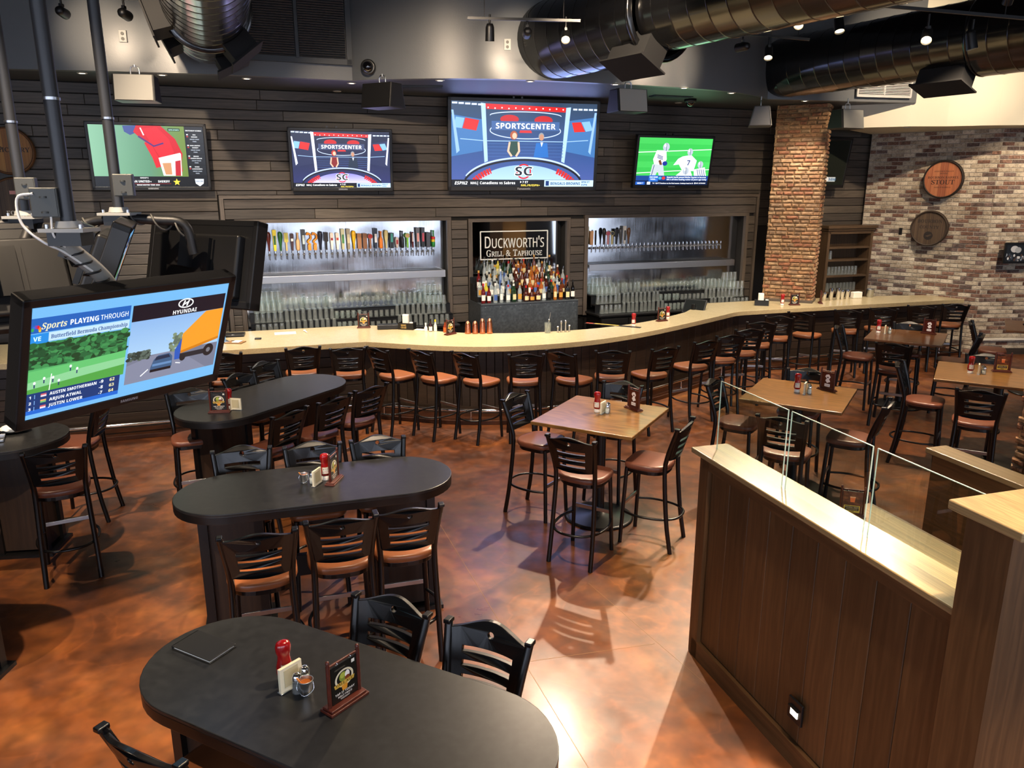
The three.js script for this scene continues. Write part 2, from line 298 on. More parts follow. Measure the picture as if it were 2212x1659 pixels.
{ // brick column that stands through the bar
  const p = W(5.1, 0, 0);
  const c = thing('brick_column', 'tall tan brick column standing through the back edge of the bar counter', 'column', [5.1, 0, -14.17], R(-27.5));
  part('column_core', box(.86, 4.53, .44, 0, 2.265, -.23), M.mortar, c);
  part('plinth', [box(.94, .05, .52, 0, 1.085, -.21)], M.trim, c);
  const front = new THREE.Group(); front.name = 'front_face'; c.add(front);
  bricks(front, .88, 49, .0705, [.2, .21, .16, .12], M.brick, { joint: .013, depth: .03, jit: .009, ch: .012, y0: 1.08, ragged: true, max: 260 });
  const side = new THREE.Group(); side.name = 'side_face'; side.position.set(.43, 0, -.23); side.rotation.y = Math.PI / 2; c.add(side);
  bricks(side, .44, 49, .0705, [.2, .16], M.brick, { joint: .013, depth: .03, jit: .006, ch: .012, y0: 1.08, max: 140 });
  const c2 = thing('brick_column', 'tan brick column cut off by the right frame edge behind the booth', 'column', [5.5, 0, -6.95], R(10));
  part('column_core', box(.76, 4.5, .76, 0, 2.25, 0), M.mortar, c2);
  const f2 = new THREE.Group(); f2.name = 'front_face'; f2.position.z = .38; c2.add(f2);
  bricks(f2, .8, 22, .0705, [.2, .21, .16], M.brick, { joint: .013, depth: .03, jit: .008, ch: .012, y0: .0, ragged: true, max: 110 });
  const s2 = new THREE.Group(); s2.name = 'side_face'; s2.position.x = -.38; s2.rotation.y = -Math.PI / 2; c2.add(s2);
  bricks(s2, .8, 22, .0705, [.2, .21, .16], M.brick, { joint: .013, depth: .03, jit: .008, ch: .012, y0: .0, ragged: true, max: 110 });
}
// ---------- the bar ----------
const spl = (pts, n) => new THREE.CatmullRomCurve3(pts.map(p => V(p[0], 0, p[1])), false, 'centripetal').getPoints(n).map(p => [p.x, p.z]);
const frontCurve = spl([[-2.01, -10.33], [-1.28, -10.12], [-.65, -10.0], [-.04, -10.02], [.6, -10.2], [1.25, -10.52], [2.01, -11.1], [2.88, -11.95], [3.51, -12.6], [3.85, -12.95], [4.07, -13.06]], 48);
const barFront = [[-8.2, -8.27], [-3.77, -9.74], ...frontCurve, [4.86, -13.33], [8.62, -14.5]];
const barBack = [[8.2, -15.1], [6.73, -14.85], [4.76, -14.36], [3.48, -13.94], [2.94, -12.9], ...spl([[2.53, -12.4], [2.16, -12.0], [1.36, -11.42], [.64, -11.12], [-.04, -10.97], [-.72, -11.0], [-1.21, -11.18], [-1.99, -11.6]], 24), [-2.33, -11.62], [-4.13, -11.05], [-8.6, -9.55]];
single('bar_counter', toCreasedNormals(slab([...barFront, ...barBack], .985, .075, .006), .19), M.quartz, 'long curved cream stone counter top of the bar', 'counter top');
const offs = (pts, d) => pts.map((p, i) => { const a = pts[Math.max(0, i - 1)], b = pts[Math.min(pts.length - 1, i + 1)], dx = b[0] - a[0], dz = b[1] - a[1], l = Math.hypot(dx, dz); return [p[0] + dz / l * d, p[1] - dx / l * d]; });
{
  const b = thing('bar_cabinetry', 'dark stained wood front of the bar under the cream counter', 'bar front');
  const f = offs(barFront, .27), k = offs(barFront, .42);
  part('bar_core', slab([...f, ...k.slice().reverse()], 0, .98), M.groove, b);
  for (let i = 0; i < f.length - 1; i++) {
    const [x0, z0] = f[i], [x1, z1] = f[i + 1], l = Math.hypot(x1 - x0, z1 - z0), a = Math.atan2(-(z1 - z0), x1 - x0);
    const put = (w, h, s, y) => { const m = part('board', chip(w - .006, h - .008, .02, .003, rr(0, 9), rr(0, 9)), pick(M.barWood), b, [x0 + (x1 - x0) * s, y, z0 + (z1 - z0) * s]); m.rotation.y = a; };
    if (l > 1) { const n = Math.ceil(l / 2.2); for (let r = 0; r < 6; r++) for (let j = 0; j < n; j++) put(l / n, .14, (j + .5) / n, .12 + (r + .5) * .14); }
    else put(l, .84, .5, .54);
  }
  part('base_board', slab([...offs(barFront, .235), ...f.slice().reverse()], .06, .1), M.barWood[1], b);
  single('bar_curb', slab([...offs(barFront, -.12), ...k.slice().reverse()], .0, .06, .006), phy(0x9a8f86, .45, { map: stainTex }), 'low stained concrete step along the foot of the bar', 'step');
  const rail = offs(barFront, -.07), r = thing('foot_rail', 'polished steel foot rail running along the bottom of the bar', 'foot rail');
  part('rail', tube(rail.map(p => [p[0], .19, p[1]]), .022, 220, 8, false, 0), M.chrome, r);
  let acc = .5; for (let i = 1; i < rail.length; i++) { const [x0, z0] = rail[i - 1], [x1, z1] = rail[i], l = Math.hypot(x1 - x0, z1 - z0); while (acc < l) { const t = acc / l; part('rail_post', [rod([x0 + (x1 - x0) * t, .06, z0 + (z1 - z0) * t], [x0 + (x1 - x0) * t, .19, z0 + (z1 - z0) * t], .011, 8), cyl(.03, .03, .012, x0 + (x1 - x0) * t, .06, z0 + (z1 - z0) * t, 12)], M.chrome, r); acc += 1.25; } acc -= l; }
  // inner service ledge behind the counter
  const i0 = barBack.slice(4).reverse(); single('service_well', slab([...offs(i0, -.03), ...offs(i0, .2).reverse()], .82, .12, .004), M.black, 'black service ledge behind the curved counter', 'ledge');
}
// ---------- bar stools ----------
function seatOutline(k = 1, n = 40) { const o = []; for (let i = 0; i < n; i++) { const a = i / n * 6.2832, c = Math.cos(a), s = Math.sin(a), e = s < 0 ? .45 : .8; o.push([.215 * k * Math.sign(c) * Math.abs(c) ** e, .2 * k * Math.sign(s) * Math.abs(s) ** e]); } return o; }
function backPlate() {
  const N = 22, top = [], bot = [];
  for (let i = 0; i <= N; i++) { const u = i / N * 2 - 1; bot.push([u * .168, .815 - .012 * (1 - u * u)]); top.push([-u * .205, 1.09 + .045 * Math.cos(u * 1.571) ** 2]); }
  const sh = shapeOf([...bot, ...top]);
  for (const [y, hw] of [[.872, .118], [.935, .124], [.998, .13]]) { const p = []; for (let i = 0; i <= 10; i++) p.push([-hw + 2 * hw * i / 10, y - .013]); for (let i = 10; i >= 0; i--) p.push([-hw + 2 * hw * i / 10, y + .013]); sh.holes.push(new THREE.Path(p.map(q => new THREE.Vector2(...q)))); }
  const h = new THREE.Path(); h.absarc(0, 1.075, .016, 0, 6.2832, true); sh.holes.push(h);
  const g = ext(sh, .018, .003, 10), p = g.attributes.position;
  for (let i = 0; i < p.count; i++) { const x = p.getX(i), y = p.getY(i); p.setZ(i, p.getZ(i) + .187 + (y - .8) * .3 + .04 * (1 - (x / .2) ** 2)); }
  g.translate(0, .03, .004);
  g.computeVertexNormals(); return g;
}
const stoolGeo = {
  seat: toCreasedNormals(slab(seatOutline(), .716, .056, .02), .9), frame: slab(seatOutline(.9), .683, .034, .004), back: backPlate(),
  ring: tube([[-.175, .3, -.18], [-.225, .3, -.03], [-.205, .3, .16], [-.12, .3, .275], [0, .3, .305], [.12, .3, .275], [.205, .3, .16], [.225, .3, -.03], [.175, .3, -.18]], .0115, 40, 8),
  bar: rbox(.345, .034, .014, .003, 0, .36, -.185), tip: s => rbox(.032, .02, .05, .006, s * .212, 1.112, .288),
  rear: s => merge([tube([[s * .195, 0, .275], [s * .19, .3, .225], [s * .178, .72, .188], [s * .183, .88, .206], [s * .21, 1.14, .29]], .0205, 20, 8), rbox(.036, .022, .05, .006, s * .211, 1.142, .291)]),
  front: s => rod([s * .19, 0, -.195], [s * .165, .715, -.165], .0185, 8),
};
const rearL = stoolGeo.rear(-1), rearR = stoolGeo.rear(1), fL = stoolGeo.front(-1), fR = stoolGeo.front(1);
function stoolProto(m) {
  const t = thing('bar_stool', '', 'stool');
  part('seat', stoolGeo.seat, m, t); part('seat_frame', stoolGeo.frame, M.blackMetal, t); part('backrest', stoolGeo.back, M.blackMetal, t);
  for (const g of [rearL, rearR, fL, fR]) part('leg', g, M.blackMetal, t);
  part('foot_ring', stoolGeo.ring, M.blackMetal, t); part('footrest_bar', stoolGeo.bar, M.brushed, t); return t;
}
const protoTan = stoolProto(M.leather), protoDark = stoolProto(M.leatherDark); let usedTan = false, usedDark = false;
function stool(x, z, deg, label, group, dark = false) {
  if (dark ? usedDark : usedTan) return dup(dark ? protoDark : protoTan, label, [x, 0, z], R(deg), group);
  if (dark) usedDark = true; else usedTan = true;
  const o = dark ? protoDark : protoTan; o.position.set(x, 0, z); o.rotation.y = R(deg); o.userData = { label, category: 'stool', group }; return o;
}
const ord = ['first', 'second', 'third', 'fourth', 'fifth', 'sixth', 'seventh', 'eighth', 'ninth', 'tenth', 'eleventh', 'twelfth', 'thirteenth', 'fourteenth', 'fifteenth', 'sixteenth', 'seventeenth', 'eighteenth', 'nineteenth', 'twentieth'];
for (let i = 20; i < 60; i++) ord.push(['twenty', 'thirty', 'forty', 'fifty'][Math.floor(i / 10) - 2] + '-' + (i % 10 === 9 ? '' : ord[i % 10])); for (let i = 29; i < 60; i += 10) ord[i] = { 29: 'thirtieth', 39: 'fortieth', 49: 'fiftieth', 59: 'sixtieth' }[i];
[[-3.64, -9.42, 20], [-2.76, -9.8, 20], [-2.13, -9.74, 10], [-1.51, -9.65, -42], [-.95, -9.5, -42], [-.4, -9.36, -40], [.15, -9.38, 5], [.78, -9.43, -38], [1.28, -9.58, -5], [1.81, -9.73, 28], [2.45, -10.19, 28], [2.95, -10.61, 12], [3.39, -11.09, 5], [3.81, -11.68, -8], [4.29, -12.22, -12], [4.89, -12.5, -42], [5.68, -12.85, -18], [6.34, -13.05, -15], [7.18, -13.3, -28], [7.78, -13.5, -10]]
  .forEach(([x, z, a], i) => stool(x, z, a, `tan seat ladder back stool, ${ord[i]} along the bar from its end behind the hanging screen`, 'stools along the bar'));
// ---------- oval tables ----------
function stadium(hl, r, n = 20) { const o = []; for (let i = 0; i <= n; i++) { const a = -Math.PI / 2 + Math.PI * i / n; o.push([hl - r + r * Math.cos(a), r * Math.sin(a)]); } for (let i = 0; i <= n; i++) { const a = Math.PI / 2 + Math.PI * i / n; o.push([-hl + r + r * Math.cos(a), r * Math.sin(a)]); } return o; }
function ovalTable(label, x, z, deg, hl = .975, r = .385) {
  const t = thing('oval_table', label, 'table', [x, 0, z], R(deg), 'black oval high tables');
  const top = part('tabletop', toCreasedNormals(slab(stadium(hl, r), 1.02, .02, .004), .19), M.laminate, t);
  part('edge_band', toCreasedNormals(slab(stadium(hl - .001, r - .001), .965, .056, .003), .19), M.laminateEdge, t);
  for (const s of [-1, 1]) {
    const c = s * (hl - r * .95), pd = part('pedestal', [box(.36, .9, .3, c, .5, 0)], M.darkPanel, t);
    for (const [px, pz] of [[-.18, -.15], [.18, -.15], [-.18, .15], [.18, .15]]) part('pedestal_post', box(.06, .965, .06, c + px, .4825, pz), M.black, t);
    part('pedestal_foot', box(.5, .03, .42, c, .015, 0), M.black, t);
  }
  part('stretcher', box(2 * hl - 1.1, .16, .05, 0, .42, 0), M.black, t);
  return t;
}
ovalTable('black oval high table nearest the viewer with a closed black folder on it', -.73, -2.75, -27.1, .975, .378);
ovalTable('black oval high table in the middle of the oval tables, steel pail on it', -1.4, -5.17, 17.2, .975, .39);
ovalTable('black oval high table nearest the bar, set slantwise', -2.53, -7.59, 61, 1.0, .43);
ovalTable('black oval high table half hidden behind the hanging front screen', -4.85, -6.15, 8, 1.0, .43);
ovalTable('black oval high table outside the left edge, only one foot in view', -4.19, -4.3, 0);
const G1 = 'stools at the oval tables';
const ovalStools = [
  [-.72, -3.07, 153, 'dark seat stool behind the nearest oval table, nearer the middle table'], [-.24, -2.84, 153, 'dark seat stool behind the right end of the nearest oval table'], [-1.22, -2.62, -27, 'stool in the bottom corner, only its crest and post in view'],
  [-1.58, -4.39, 18, 'leftmost of three tan stools on the near side of the middle oval table'], [-1.13, -4.6, 17, 'middle one of three tan stools on the near side of the middle oval table'], [-.74, -4.76, 17, 'rightmost of three tan stools on the near side of the middle oval table'],
  [-2.01, -5.32, 197, 'leftmost stool on the far side of the middle oval table'], [-1.485, -5.42, 197, 'middle stool on the far side of the middle oval table'], [-1.0, -5.58, 197, 'rightmost stool on the far side of the middle oval table'],
  [-2.26, -6.76, 61, 'nearest stool on the open side of the slanted oval table', 1], [-1.95, -7.23, 58, 'middle stool on the open side of the slanted oval table', 1], [-1.66, -7.69, 52, 'stool with a reddish seat at the bar end of the slanted oval table', 1],
  [-3.1, -7.1, 205, 'stool at the near end of the slanted oval table below the hanging screen', 1], [-2.7, -7.88, 241, 'stool behind the slanted oval table, crest showing above the menu stand'], [-2.61, -8.46, 241, 'stool behind the slanted oval table, nearer the bar counter'],
  [-3.69, -5.85, 30, 'stool below the hanging front screen, back to the viewer', 1], [-4.17, -6.93, 98, 'stool turned sideways behind the partly hidden oval table', 1], [-4.75, -5.6, 20, 'stool cut off by the left frame edge at the hidden oval table', 1]];
for (const [x, z, a, l, d] of ovalStools) stool(x, z, a, l, G1, !!d);
// ---------- square oak tables ----------
function squareTable(label, x, z, deg, w = .98, d = 1.04, m = M.oak) {
  const t = thing('square_table', label, 'table', [x, 0, z], R(deg), 'square oak high tables');
  const g = rbox(w, .034, d, .008, 0, 1.023, 0, 2); { const p = g.attributes.position, uv = g.attributes.uv; for (let i = 0; i < p.count; i++) uv.setXY(i, p.getX(i) * .9 + x, p.getZ(i) * .9 + z); }
  part('tabletop', g, m, t); part('support_plate', box(.4, .02, .4, 0, .995, 0), M.black, t);
  part('column', cyl(.05, .05, .97, 0, .03, 0, 18), M.blackMetal, t); part('base', lathe([[0, 0], [.33, 0], [.335, .012], [.31, .028], [.08, .045], [.06, .07], [0, .07]], 36), M.blackMetal, t); return t;
}
squareTable('square oak high table in the open floor in front of the curved bar', .845, -6.9, -28.7);
squareTable('square oak high table just behind the glass topped partition', 2.98, -7.65, -31);
squareTable('darker square high table nearest the whitewashed brick corner end of the bar', 5.7, -10.86, -33, .98, 1.06, M.oakDark);
squareTable('oak high table cut off by the right frame edge with a cocktail menu', 5.55, -8.42, -31, 1.3, 1.06);
squareTable('small brown high table at the far right against the brick wall', 8.15, -11.55, -31, 1, 1.1, M.oakDark);
const G2 = 'stools at the square tables';
for (const [x, z, a, l] of [
  [.27, -7.02, -125, 'dark seat stool pushed under the open floor oak table, side nearest the oval tables'], [.62, -6.12, -30, 'dark seat stool with its back to the viewer at the open floor oak table'], [1.24, -6.42, 60, 'dark seat stool in profile on the partition side of the open floor oak table'], [1.0, -7.4, 150, 'dark seat stool on the bar side of the open floor oak table'],
  [2.36, -7.6, -125, 'dark seat stool seen through the first glass pane of the partition'], [2.53, -6.68, -32, 'dark seat stool with its back to the glass partition'], [3.29, -7.08, 58, 'dark seat stool in profile behind the second glass pane'], [3.13, -8.0, 148, 'dark seat stool on the bar side of the table behind the partition'],
  [5.02, -10.85, -125, 'dark seat stool in profile at the darker square table'], [5.12, -9.98, -33, 'dark seat stool with its back to the viewer at the darker square table'], [5.83, -11.08, 150, 'stool behind the darker square table below the bar end'], [6.2, -10.5, 57, 'stool leaning away on the brick wall side of the darker square table'],
  [4.72, -8.42, -125, 'dark seat stool in profile at the table with the cocktail menu'], [4.83, -7.62, -30, 'stool with its back to the viewer at the table with the cocktail menu'], [5.6, -8.78, 150, 'stool behind the table with the cocktail menu'], 
  [7.2, -11.25, -120, 'stool beside the small brown table at the brick wall'], [7.75, -10.75, -30, 'stool cut off by the right frame edge below the small brown table']]) stool(x, z, a, l, G2, true);
// ---------- booth partition with glass ----------
{
  const A0 = [1.24, 0, -4.66], turn = -Math.atan2(.957, .29);      // local x runs along the partition, local -z is its far side... see below
  const F = (s, o) => [A0[0] + .29 * s + .957 * o, A0[2] + .957 * s - .29 * o];
  const place = (s, o, y) => { const [x, z] = F(s, o); return [x, y, z]; };
  const b = thing('booth_partition', 'brown panelled half wall with a wooden cap beside the booth', 'partition', place(0, 0, 0), turn);
  // in its own axes: x along, y up, +z towards the room (offset o = -z)
  part('panel_core', box(2.05, 1.42, .14, 1.02, .71, -.09), M.groove, b);
  for (let i = 0; i < 9; i++) { const w = 1.84 / 9; part('panel_board', chip(w - .003, 1.25, .014, .003, rr(0, 9), rr(0, 9)), M.booth[i % 3], b, [.1 + (i + .5) * w, .76, -.02]); }
  for (const c of b.children) if (c.name === 'panel_board') { const uv = c.geometry.attributes.uv; for (let i = 0; i < uv.count; i++) uv.setXY(i, uv.getY(i), uv.getX(i)); }
  part('stile', box(.09, 1.42, .05, .045, .71, -.005), M.boothTrim, b); part('rail', box(2.0, .07, .05, 1.02, 1.395, -.005), M.boothTrim, b); part('rail', box(2.0, .13, .05, 1.02, .065, -.005), M.boothTrim, b);
  part('end_panel', box(.03, 1.42, .2, -.01, .71, -.09), M.boothTrim, b);
  part('cap', rbox(2.14, .035, .27, .008, .98, 1.448, -.09), M.cap, b);
  const post = part('post', [box(.2, 1.9, .3, 2.11, .95, -.07)], M.boothTrim, b);
  part('post_cap', rbox(.32, .04, .4, .008, 2.12, 1.92, -.07), M.cap, b);
  [[0, .68], [.71, 1.32], [1.35, 1.94]].forEach(([a, c], i) => {
    const g = part('glass_pane', box(c - a, .455, .001, (a + c) / 2, 1.4665 + .227, 0), M.pane, b, [0, 0, -.09]);
    const e = .007; part('polished_edge', [box(c - a, .003, e, (a + c) / 2, 1.92, 0), box(.002, .455, e, a, 1.693, 0), box(.002, .455, e, c, 1.693, 0)], M.paneEdge, g);
  });
  const lamp = thing('step_light', 'small square black step light with a lit slot, low on the partition', 'light', place(1.11, -.016, .34), turn);
  part('faceplate', rbox(.115, .13, .016, .004, 0, 0, .0), M.blackPlastic, lamp); part('lens', rbox(.06, .04, .01, .004, 0, -.012, .008), glow(0xfff4e0, 5), lamp);
  part('hood', box(.08, .006, .02, 0, .02, .012), M.blackPlastic, lamp);
  const sl = new THREE.SpotLight(WARM, 1.6, 3, R(60), .7, 2); sl.name = 'step_light_beam'; sl.position.set(...place(1.11, -.07, .3)); sl.target.position.set(...place(1.2, -.55, 0)); sl.castShadow = true; scene.add(sl, sl.target);
  const tb = thing('booth_table', 'long wooden booth table behind the glass partition', 'table', place(0, 1.29, 0), turn);
  part('tabletop', rbox(2.5, .04, .76, .008, .92, .74, 0), M.cap, tb); part('edge_strip', box(2.5, .05, .02, .92, .735, -.385), M.boothTrim, tb); for (const s of [.1, 1.8]) { part('column', cyl(.04, .04, .7, s, .02, 0), M.blackMetal, tb); part('base', cyl(.26, .28, .02, s, 0, 0, 24), M.blackMetal, tb); }
  const b2 = thing('booth_bench_screen', 'second lower wooden booth back with a light cap at the frame edge', 'booth', place(0, 2.2, 0), turn);
  part('panel', box(2.6, 1.14, .14, 1.06, .57, 0), M.boothTrim, b2); part('cap', rbox(2.7, .04, .2, .008, 1.06, 1.16, 0), M.cap, b2);
  const bn = thing('booth_bench', 'brown leather booth bench peeking in at the bottom right corner', 'bench', place(0, .22, 0), turn); part('cushion', rbox(2.3, .12, .5, .04, 1.25, .44, -.3), M.leatherDark, bn); part('plinth', box(2.3, .38, .45, 1.25, .19, -.3), M.boothTrim, bn);
}
// ---------- what the screens show ----------
function studio(dark) {
  return print(1024, 576, (g, w, h) => {
    const bg = g.createLinearGradient(0, 0, 0, h); bg.addColorStop(0, dark ? '#1a1e35' : '#2c3f56'); bg.addColorStop(.5, dark ? '#1b2142' : '#27487f'); bg.addColorStop(1, dark ? '#2a2f63' : '#4a5a9c'); g.fillStyle = bg; g.fillRect(0, 0, w, h);
    poly(g, dark ? '#242a4d' : '#3b6ea8', [[0, 90], [215, 120], [215, 330], [0, 370]]); poly(g, dark ? '#242a4d' : '#3b6ea8', [[w, 90], [810, 120], [810, 330], [w, 370]]);
    poly(g, '#d9221c', [[95, 110], [190, 125], [170, 195], [75, 180]]); poly(g, '#d9221c', [[845, 130], [910, 125], [945, 190], [865, 195]]);
    poly(g, '#7fb0d8', [[30, 105], [90, 112], [72, 180], [15, 175]]); poly(g, '#7fb0d8', [[915, 125], [975, 118], [1000, 180], [950, 190]]);
    poly(g, '#cf1d1a', [[225, 14], [800, 30], [795, 62], [240, 50]]); for (let i = 0; i < 12; i++) disc(g, '#fff', 250 + i * 48, 40 + (i % 2) * 4, 5);
    poly(g, dark ? '#f2f4ff' : '#a9c9f0', [[200, 10], [232, 14], [252, 400], [228, 410]]); poly(g, dark ? '#f2f4ff' : '#a9c9f0', [[800, 30], [834, 26], [802, 410], [778, 400]]);
    poly(g, dark ? '#e8ecff' : '#8fb5e6', [[0, 60], [14, 60], [56, 330], [34, 350]]); poly(g, dark ? '#e8ecff' : '#8fb5e6', [[w, 60], [1008, 60], [975, 330], [992, 350]]);
    for (let i = 0; i < 5; i++) { fillR(g, '#cfe0ff', 5 + i * 44, 8 + i * 2, 36, 12); fillR(g, '#cfe0ff', 850 + i * 38, 34, 30, 12); }
    g.strokeStyle = '#c8dcff'; g.lineWidth = 6; g.beginPath(); g.ellipse(515, 190, 250, 55, 0, 0, 7); g.stroke(); g.beginPath(); g.ellipse(515, 90, 250, 26, 0, 3.1, 6.3); g.stroke();
    disc(g, '#b81d1d', 400, 115, 65, 30); disc(g, '#b81d1d', 640, 118, 65, 30); poly(g, '#d02828', [[490, 150], [540, 150], [560, 205], [470, 205]]);
    fillR(g, dark ? '#3a4568' : '#3c5d92', 275, 128, 480, 60); g.save(); g.translate(515, 178); g.scale(1.12, 1); words(g, 'SPORTSCENTER', 0, 0, 52, '#ffffff', 'bold', 'center'); g.restore();
    line(g, '#9fc4f2', 5, [[60, 250], [230, 262], [800, 262], [970, 250]]);
    for (let i = 0; i < 5; i++) line(g, '#3f63a0', 3, [[250, 280 + i * 22], [790, 280 + i * 22]]);
    // two presenters behind the desk
    disc(g, dark ? '#b02a1c' : '#a4522f', 432, 222, 26, 30); disc(g, '#e9b79a', 437, 226, 16, 21); poly(g, dark ? '#7a1f1c' : '#27443a', [[408, 262], [462, 262], [466, 360], [402, 360]]); line(g, '#e9b79a', 14, [[404, 268], [394, 330], [420, 366]]); line(g, '#e9b79a', 14, [[466, 268], [472, 330], [450, 366]]);
    disc(g, '#8a8f96', 628, 228, 20, 26); disc(g, '#b98468', 630, 234, 16, 22); poly(g, dark ? '#1d2b3e' : '#1f66b4', [[592, 272], [672, 272], [684, 372], [576, 372]]); poly(g, '#e8eefc', [[622, 268], [642, 268], [632, 300]]);
    g.strokeStyle = '#b9cdf5'; g.lineWidth = 12; g.beginPath(); g.ellipse(510, 560, 430, 185, 0, 3.45, 5.97); g.stroke(); g.strokeStyle = '#14161f'; g.lineWidth = 14; g.beginPath(); g.ellipse(510, 575, 430, 185, 0, 3.4, 6.02); g.stroke();
    const ds = g.createLinearGradient(0, 400, 0, 530); ds.addColorStop(0, dark ? '#6f6ad0' : '#8fb4ea'); ds.addColorStop(1, dark ? '#c9c6f2' : '#a9cbf2'); g.fillStyle = ds; g.beginPath(); g.ellipse(510, 590, 345, 165, 0, 3.2, 6.22); g.fill();
    for (const s of [-1, 1]) { g.strokeStyle = '#d6241c'; g.lineWidth = 40; g.setLineDash([16, 5]); g.beginPath(); if (s < 0) g.ellipse(520, 620, 400, 195, 0, 3.5, 4.05); else g.ellipse(500, 620, 400, 195, 0, 5.38, 5.92); g.stroke(); g.setLineDash([]); }
    g.strokeStyle = '#c8202a'; g.lineWidth = 10; g.beginPath(); g.arc(508, 470, 48, 0, 7); g.stroke(); g.save(); g.translate(508, 498); g.scale(1.35, 1); g.lineWidth = 8; g.strokeStyle = '#fff'; g.font = 'bold 84px sans-serif'; g.textAlign = 'center'; g.strokeText('SC', 0, 0); words(g, 'SC', 0, 0, 84, '#17202c', 'bold', 'center'); g.restore();
    fillR(g, '#0c0f15', 0, 528, w, 48); words(g, 'ESPN2', 18, 562, 30, '#fff', 'italic bold', 'left', 'sans-serif', 100); words(g, 'NHL', 130, 560, 24, '#fff'); words(g, '| Canadiens vs Sabres', 175, 560, 26, '#fff', 'bold', 'left', 'sans-serif', 290); words(g, '7 ET', 500, 552, 22, '#fff'); words(g, 'NHL.FR/ESPN+', 490, 574, 20, '#ffe14d'); poly(g, '#fff', [[484, 536], [496, 544], [484, 552]]);
    fillR(g, '#bfe0f7', 660, 530, 364, 46); fillR(g, '#16326b', 670, 536, 24, 34); words(g, 'BENGALS-BROWNS', 704, 564, 27, '#16386e', 'bold', 'left', 'sans-serif', 222); words(g, '8PM ET', 935, 550, 18, '#16386e'); words(g, 'ESPN', 935, 570, 18, '#16386e');
  });
}
const football = print(1024, 576, (g, w, h) => {
  const bg = g.createLinearGradient(0, 0, w, h); bg.addColorStop(0, '#35b44a'); bg.addColorStop(1, '#3fc456'); g.fillStyle = bg; g.fillRect(0, 0, w, h);
  for (let i = 0; i < 8; i++) { g.globalAlpha = .12; fillR(g, i % 2 ? '#1d8a35' : '#7be07e', 0, i * 72, w, 72); } g.globalAlpha = 1;
  line(g, '#f4fff4', 9, [[0, 178], [w, 130]]); line(g, '#f4fff4', 9, [[0, 430], [520, 400], [w, 380]]);
  const helm = (x, y, r) => { disc(g, '#aeb8c4', x, y, r, r * 1.1); disc(g, '#dfe6ee', x - r * .3, y - r * .4, r * .4); line(g, '#26304d', 5, [[x, y - r], [x + r * .1, y + r]]); };
  poly(g, '#e9eef6', [[250, 150], [380, 150], [400, 260], [360, 330], [230, 320], [210, 260]]); for (let i = 0; i < 3; i++) line(g, '#1d2a66', 8, [[265, 205 + i * 16], [345, 230 + i * 16]]); line(g, '#6b3f28', 34, [[300, 270], [330, 330]]); disc(g, '#1d2f8a', 380, 310, 34, 28);
  poly(g, '#b9c2c9', [[210, 320], [360, 330], [400, 500], [330, 500], [290, 400], [250, 500], [180, 500]]); line(g, '#1d2a66', 8, [[235, 330], [205, 490]]); helm(375, 110, 46);
  poly(g, '#e4ebf5', [[620, 220], [740, 200], [830, 270], [800, 400], [640, 400], [580, 320], [500, 330], [560, 250]]); words(g, '7', 690, 330, 90, '#2b3a70'); helm(720, 165, 40);
  poly(g, '#dde6f2', [[540, 470], [650, 380], [760, 400], [800, 480]]); helm(690, 400, 42); poly(g, '#d6dfec', [[800, 380], [960, 350], [1000, 480], [820, 480]]); helm(890, 320, 40); for (let i = 0; i < 4; i++) line(g, '#27335f', 7, [[850 + i * 30, 380], [880 + i * 30, 460]]);
  fillR(g, '#173f86', 0, 460, w, 70); fillR(g, '#0e1c3c', 0, 520, w, 56); fillR(g, '#2b67c0', 180, 456, 130, 78); words(g, 'ONE MORE', 190, 486, 22, '#fff'); words(g, 'THING...', 200, 512, 22, '#fff'); disc(g, '#c33', 385, 490, 24, 20); disc(g, '#3aa0c0', 335, 490, 22, 18);
  words(g, 'Emmitt Smith passed Walter Payton to become', 430, 488, 25, '#fff', 'bold', 'left', 'sans-serif', 580); words(g, "NFL's all-time leading rusher 22 years ago today", 430, 516, 25, '#fff', 'bold', 'left', 'sans-serif', 580);
  fillR(g, '#1b57b5', 0, 534, 130, 38); words(g, 'WEEK 7', 24, 562, 24, '#fff'); fillR(g, '#e8eefc', 160, 536, 46, 34); words(g, '1st  April 2', 235, 560, 22, '#fff'); words(g, 'Panthers on the final season. Cowboys head to Ch', 350, 562, 22, '#fff', 'bold', 'left', 'sans-serif', 470); words(g, 'NFL NETWORK', 860, 560, 20, '#fff', 'bold', 'left', 'sans-serif', 155); disc(g, '#fff', 845, 553, 10);
});
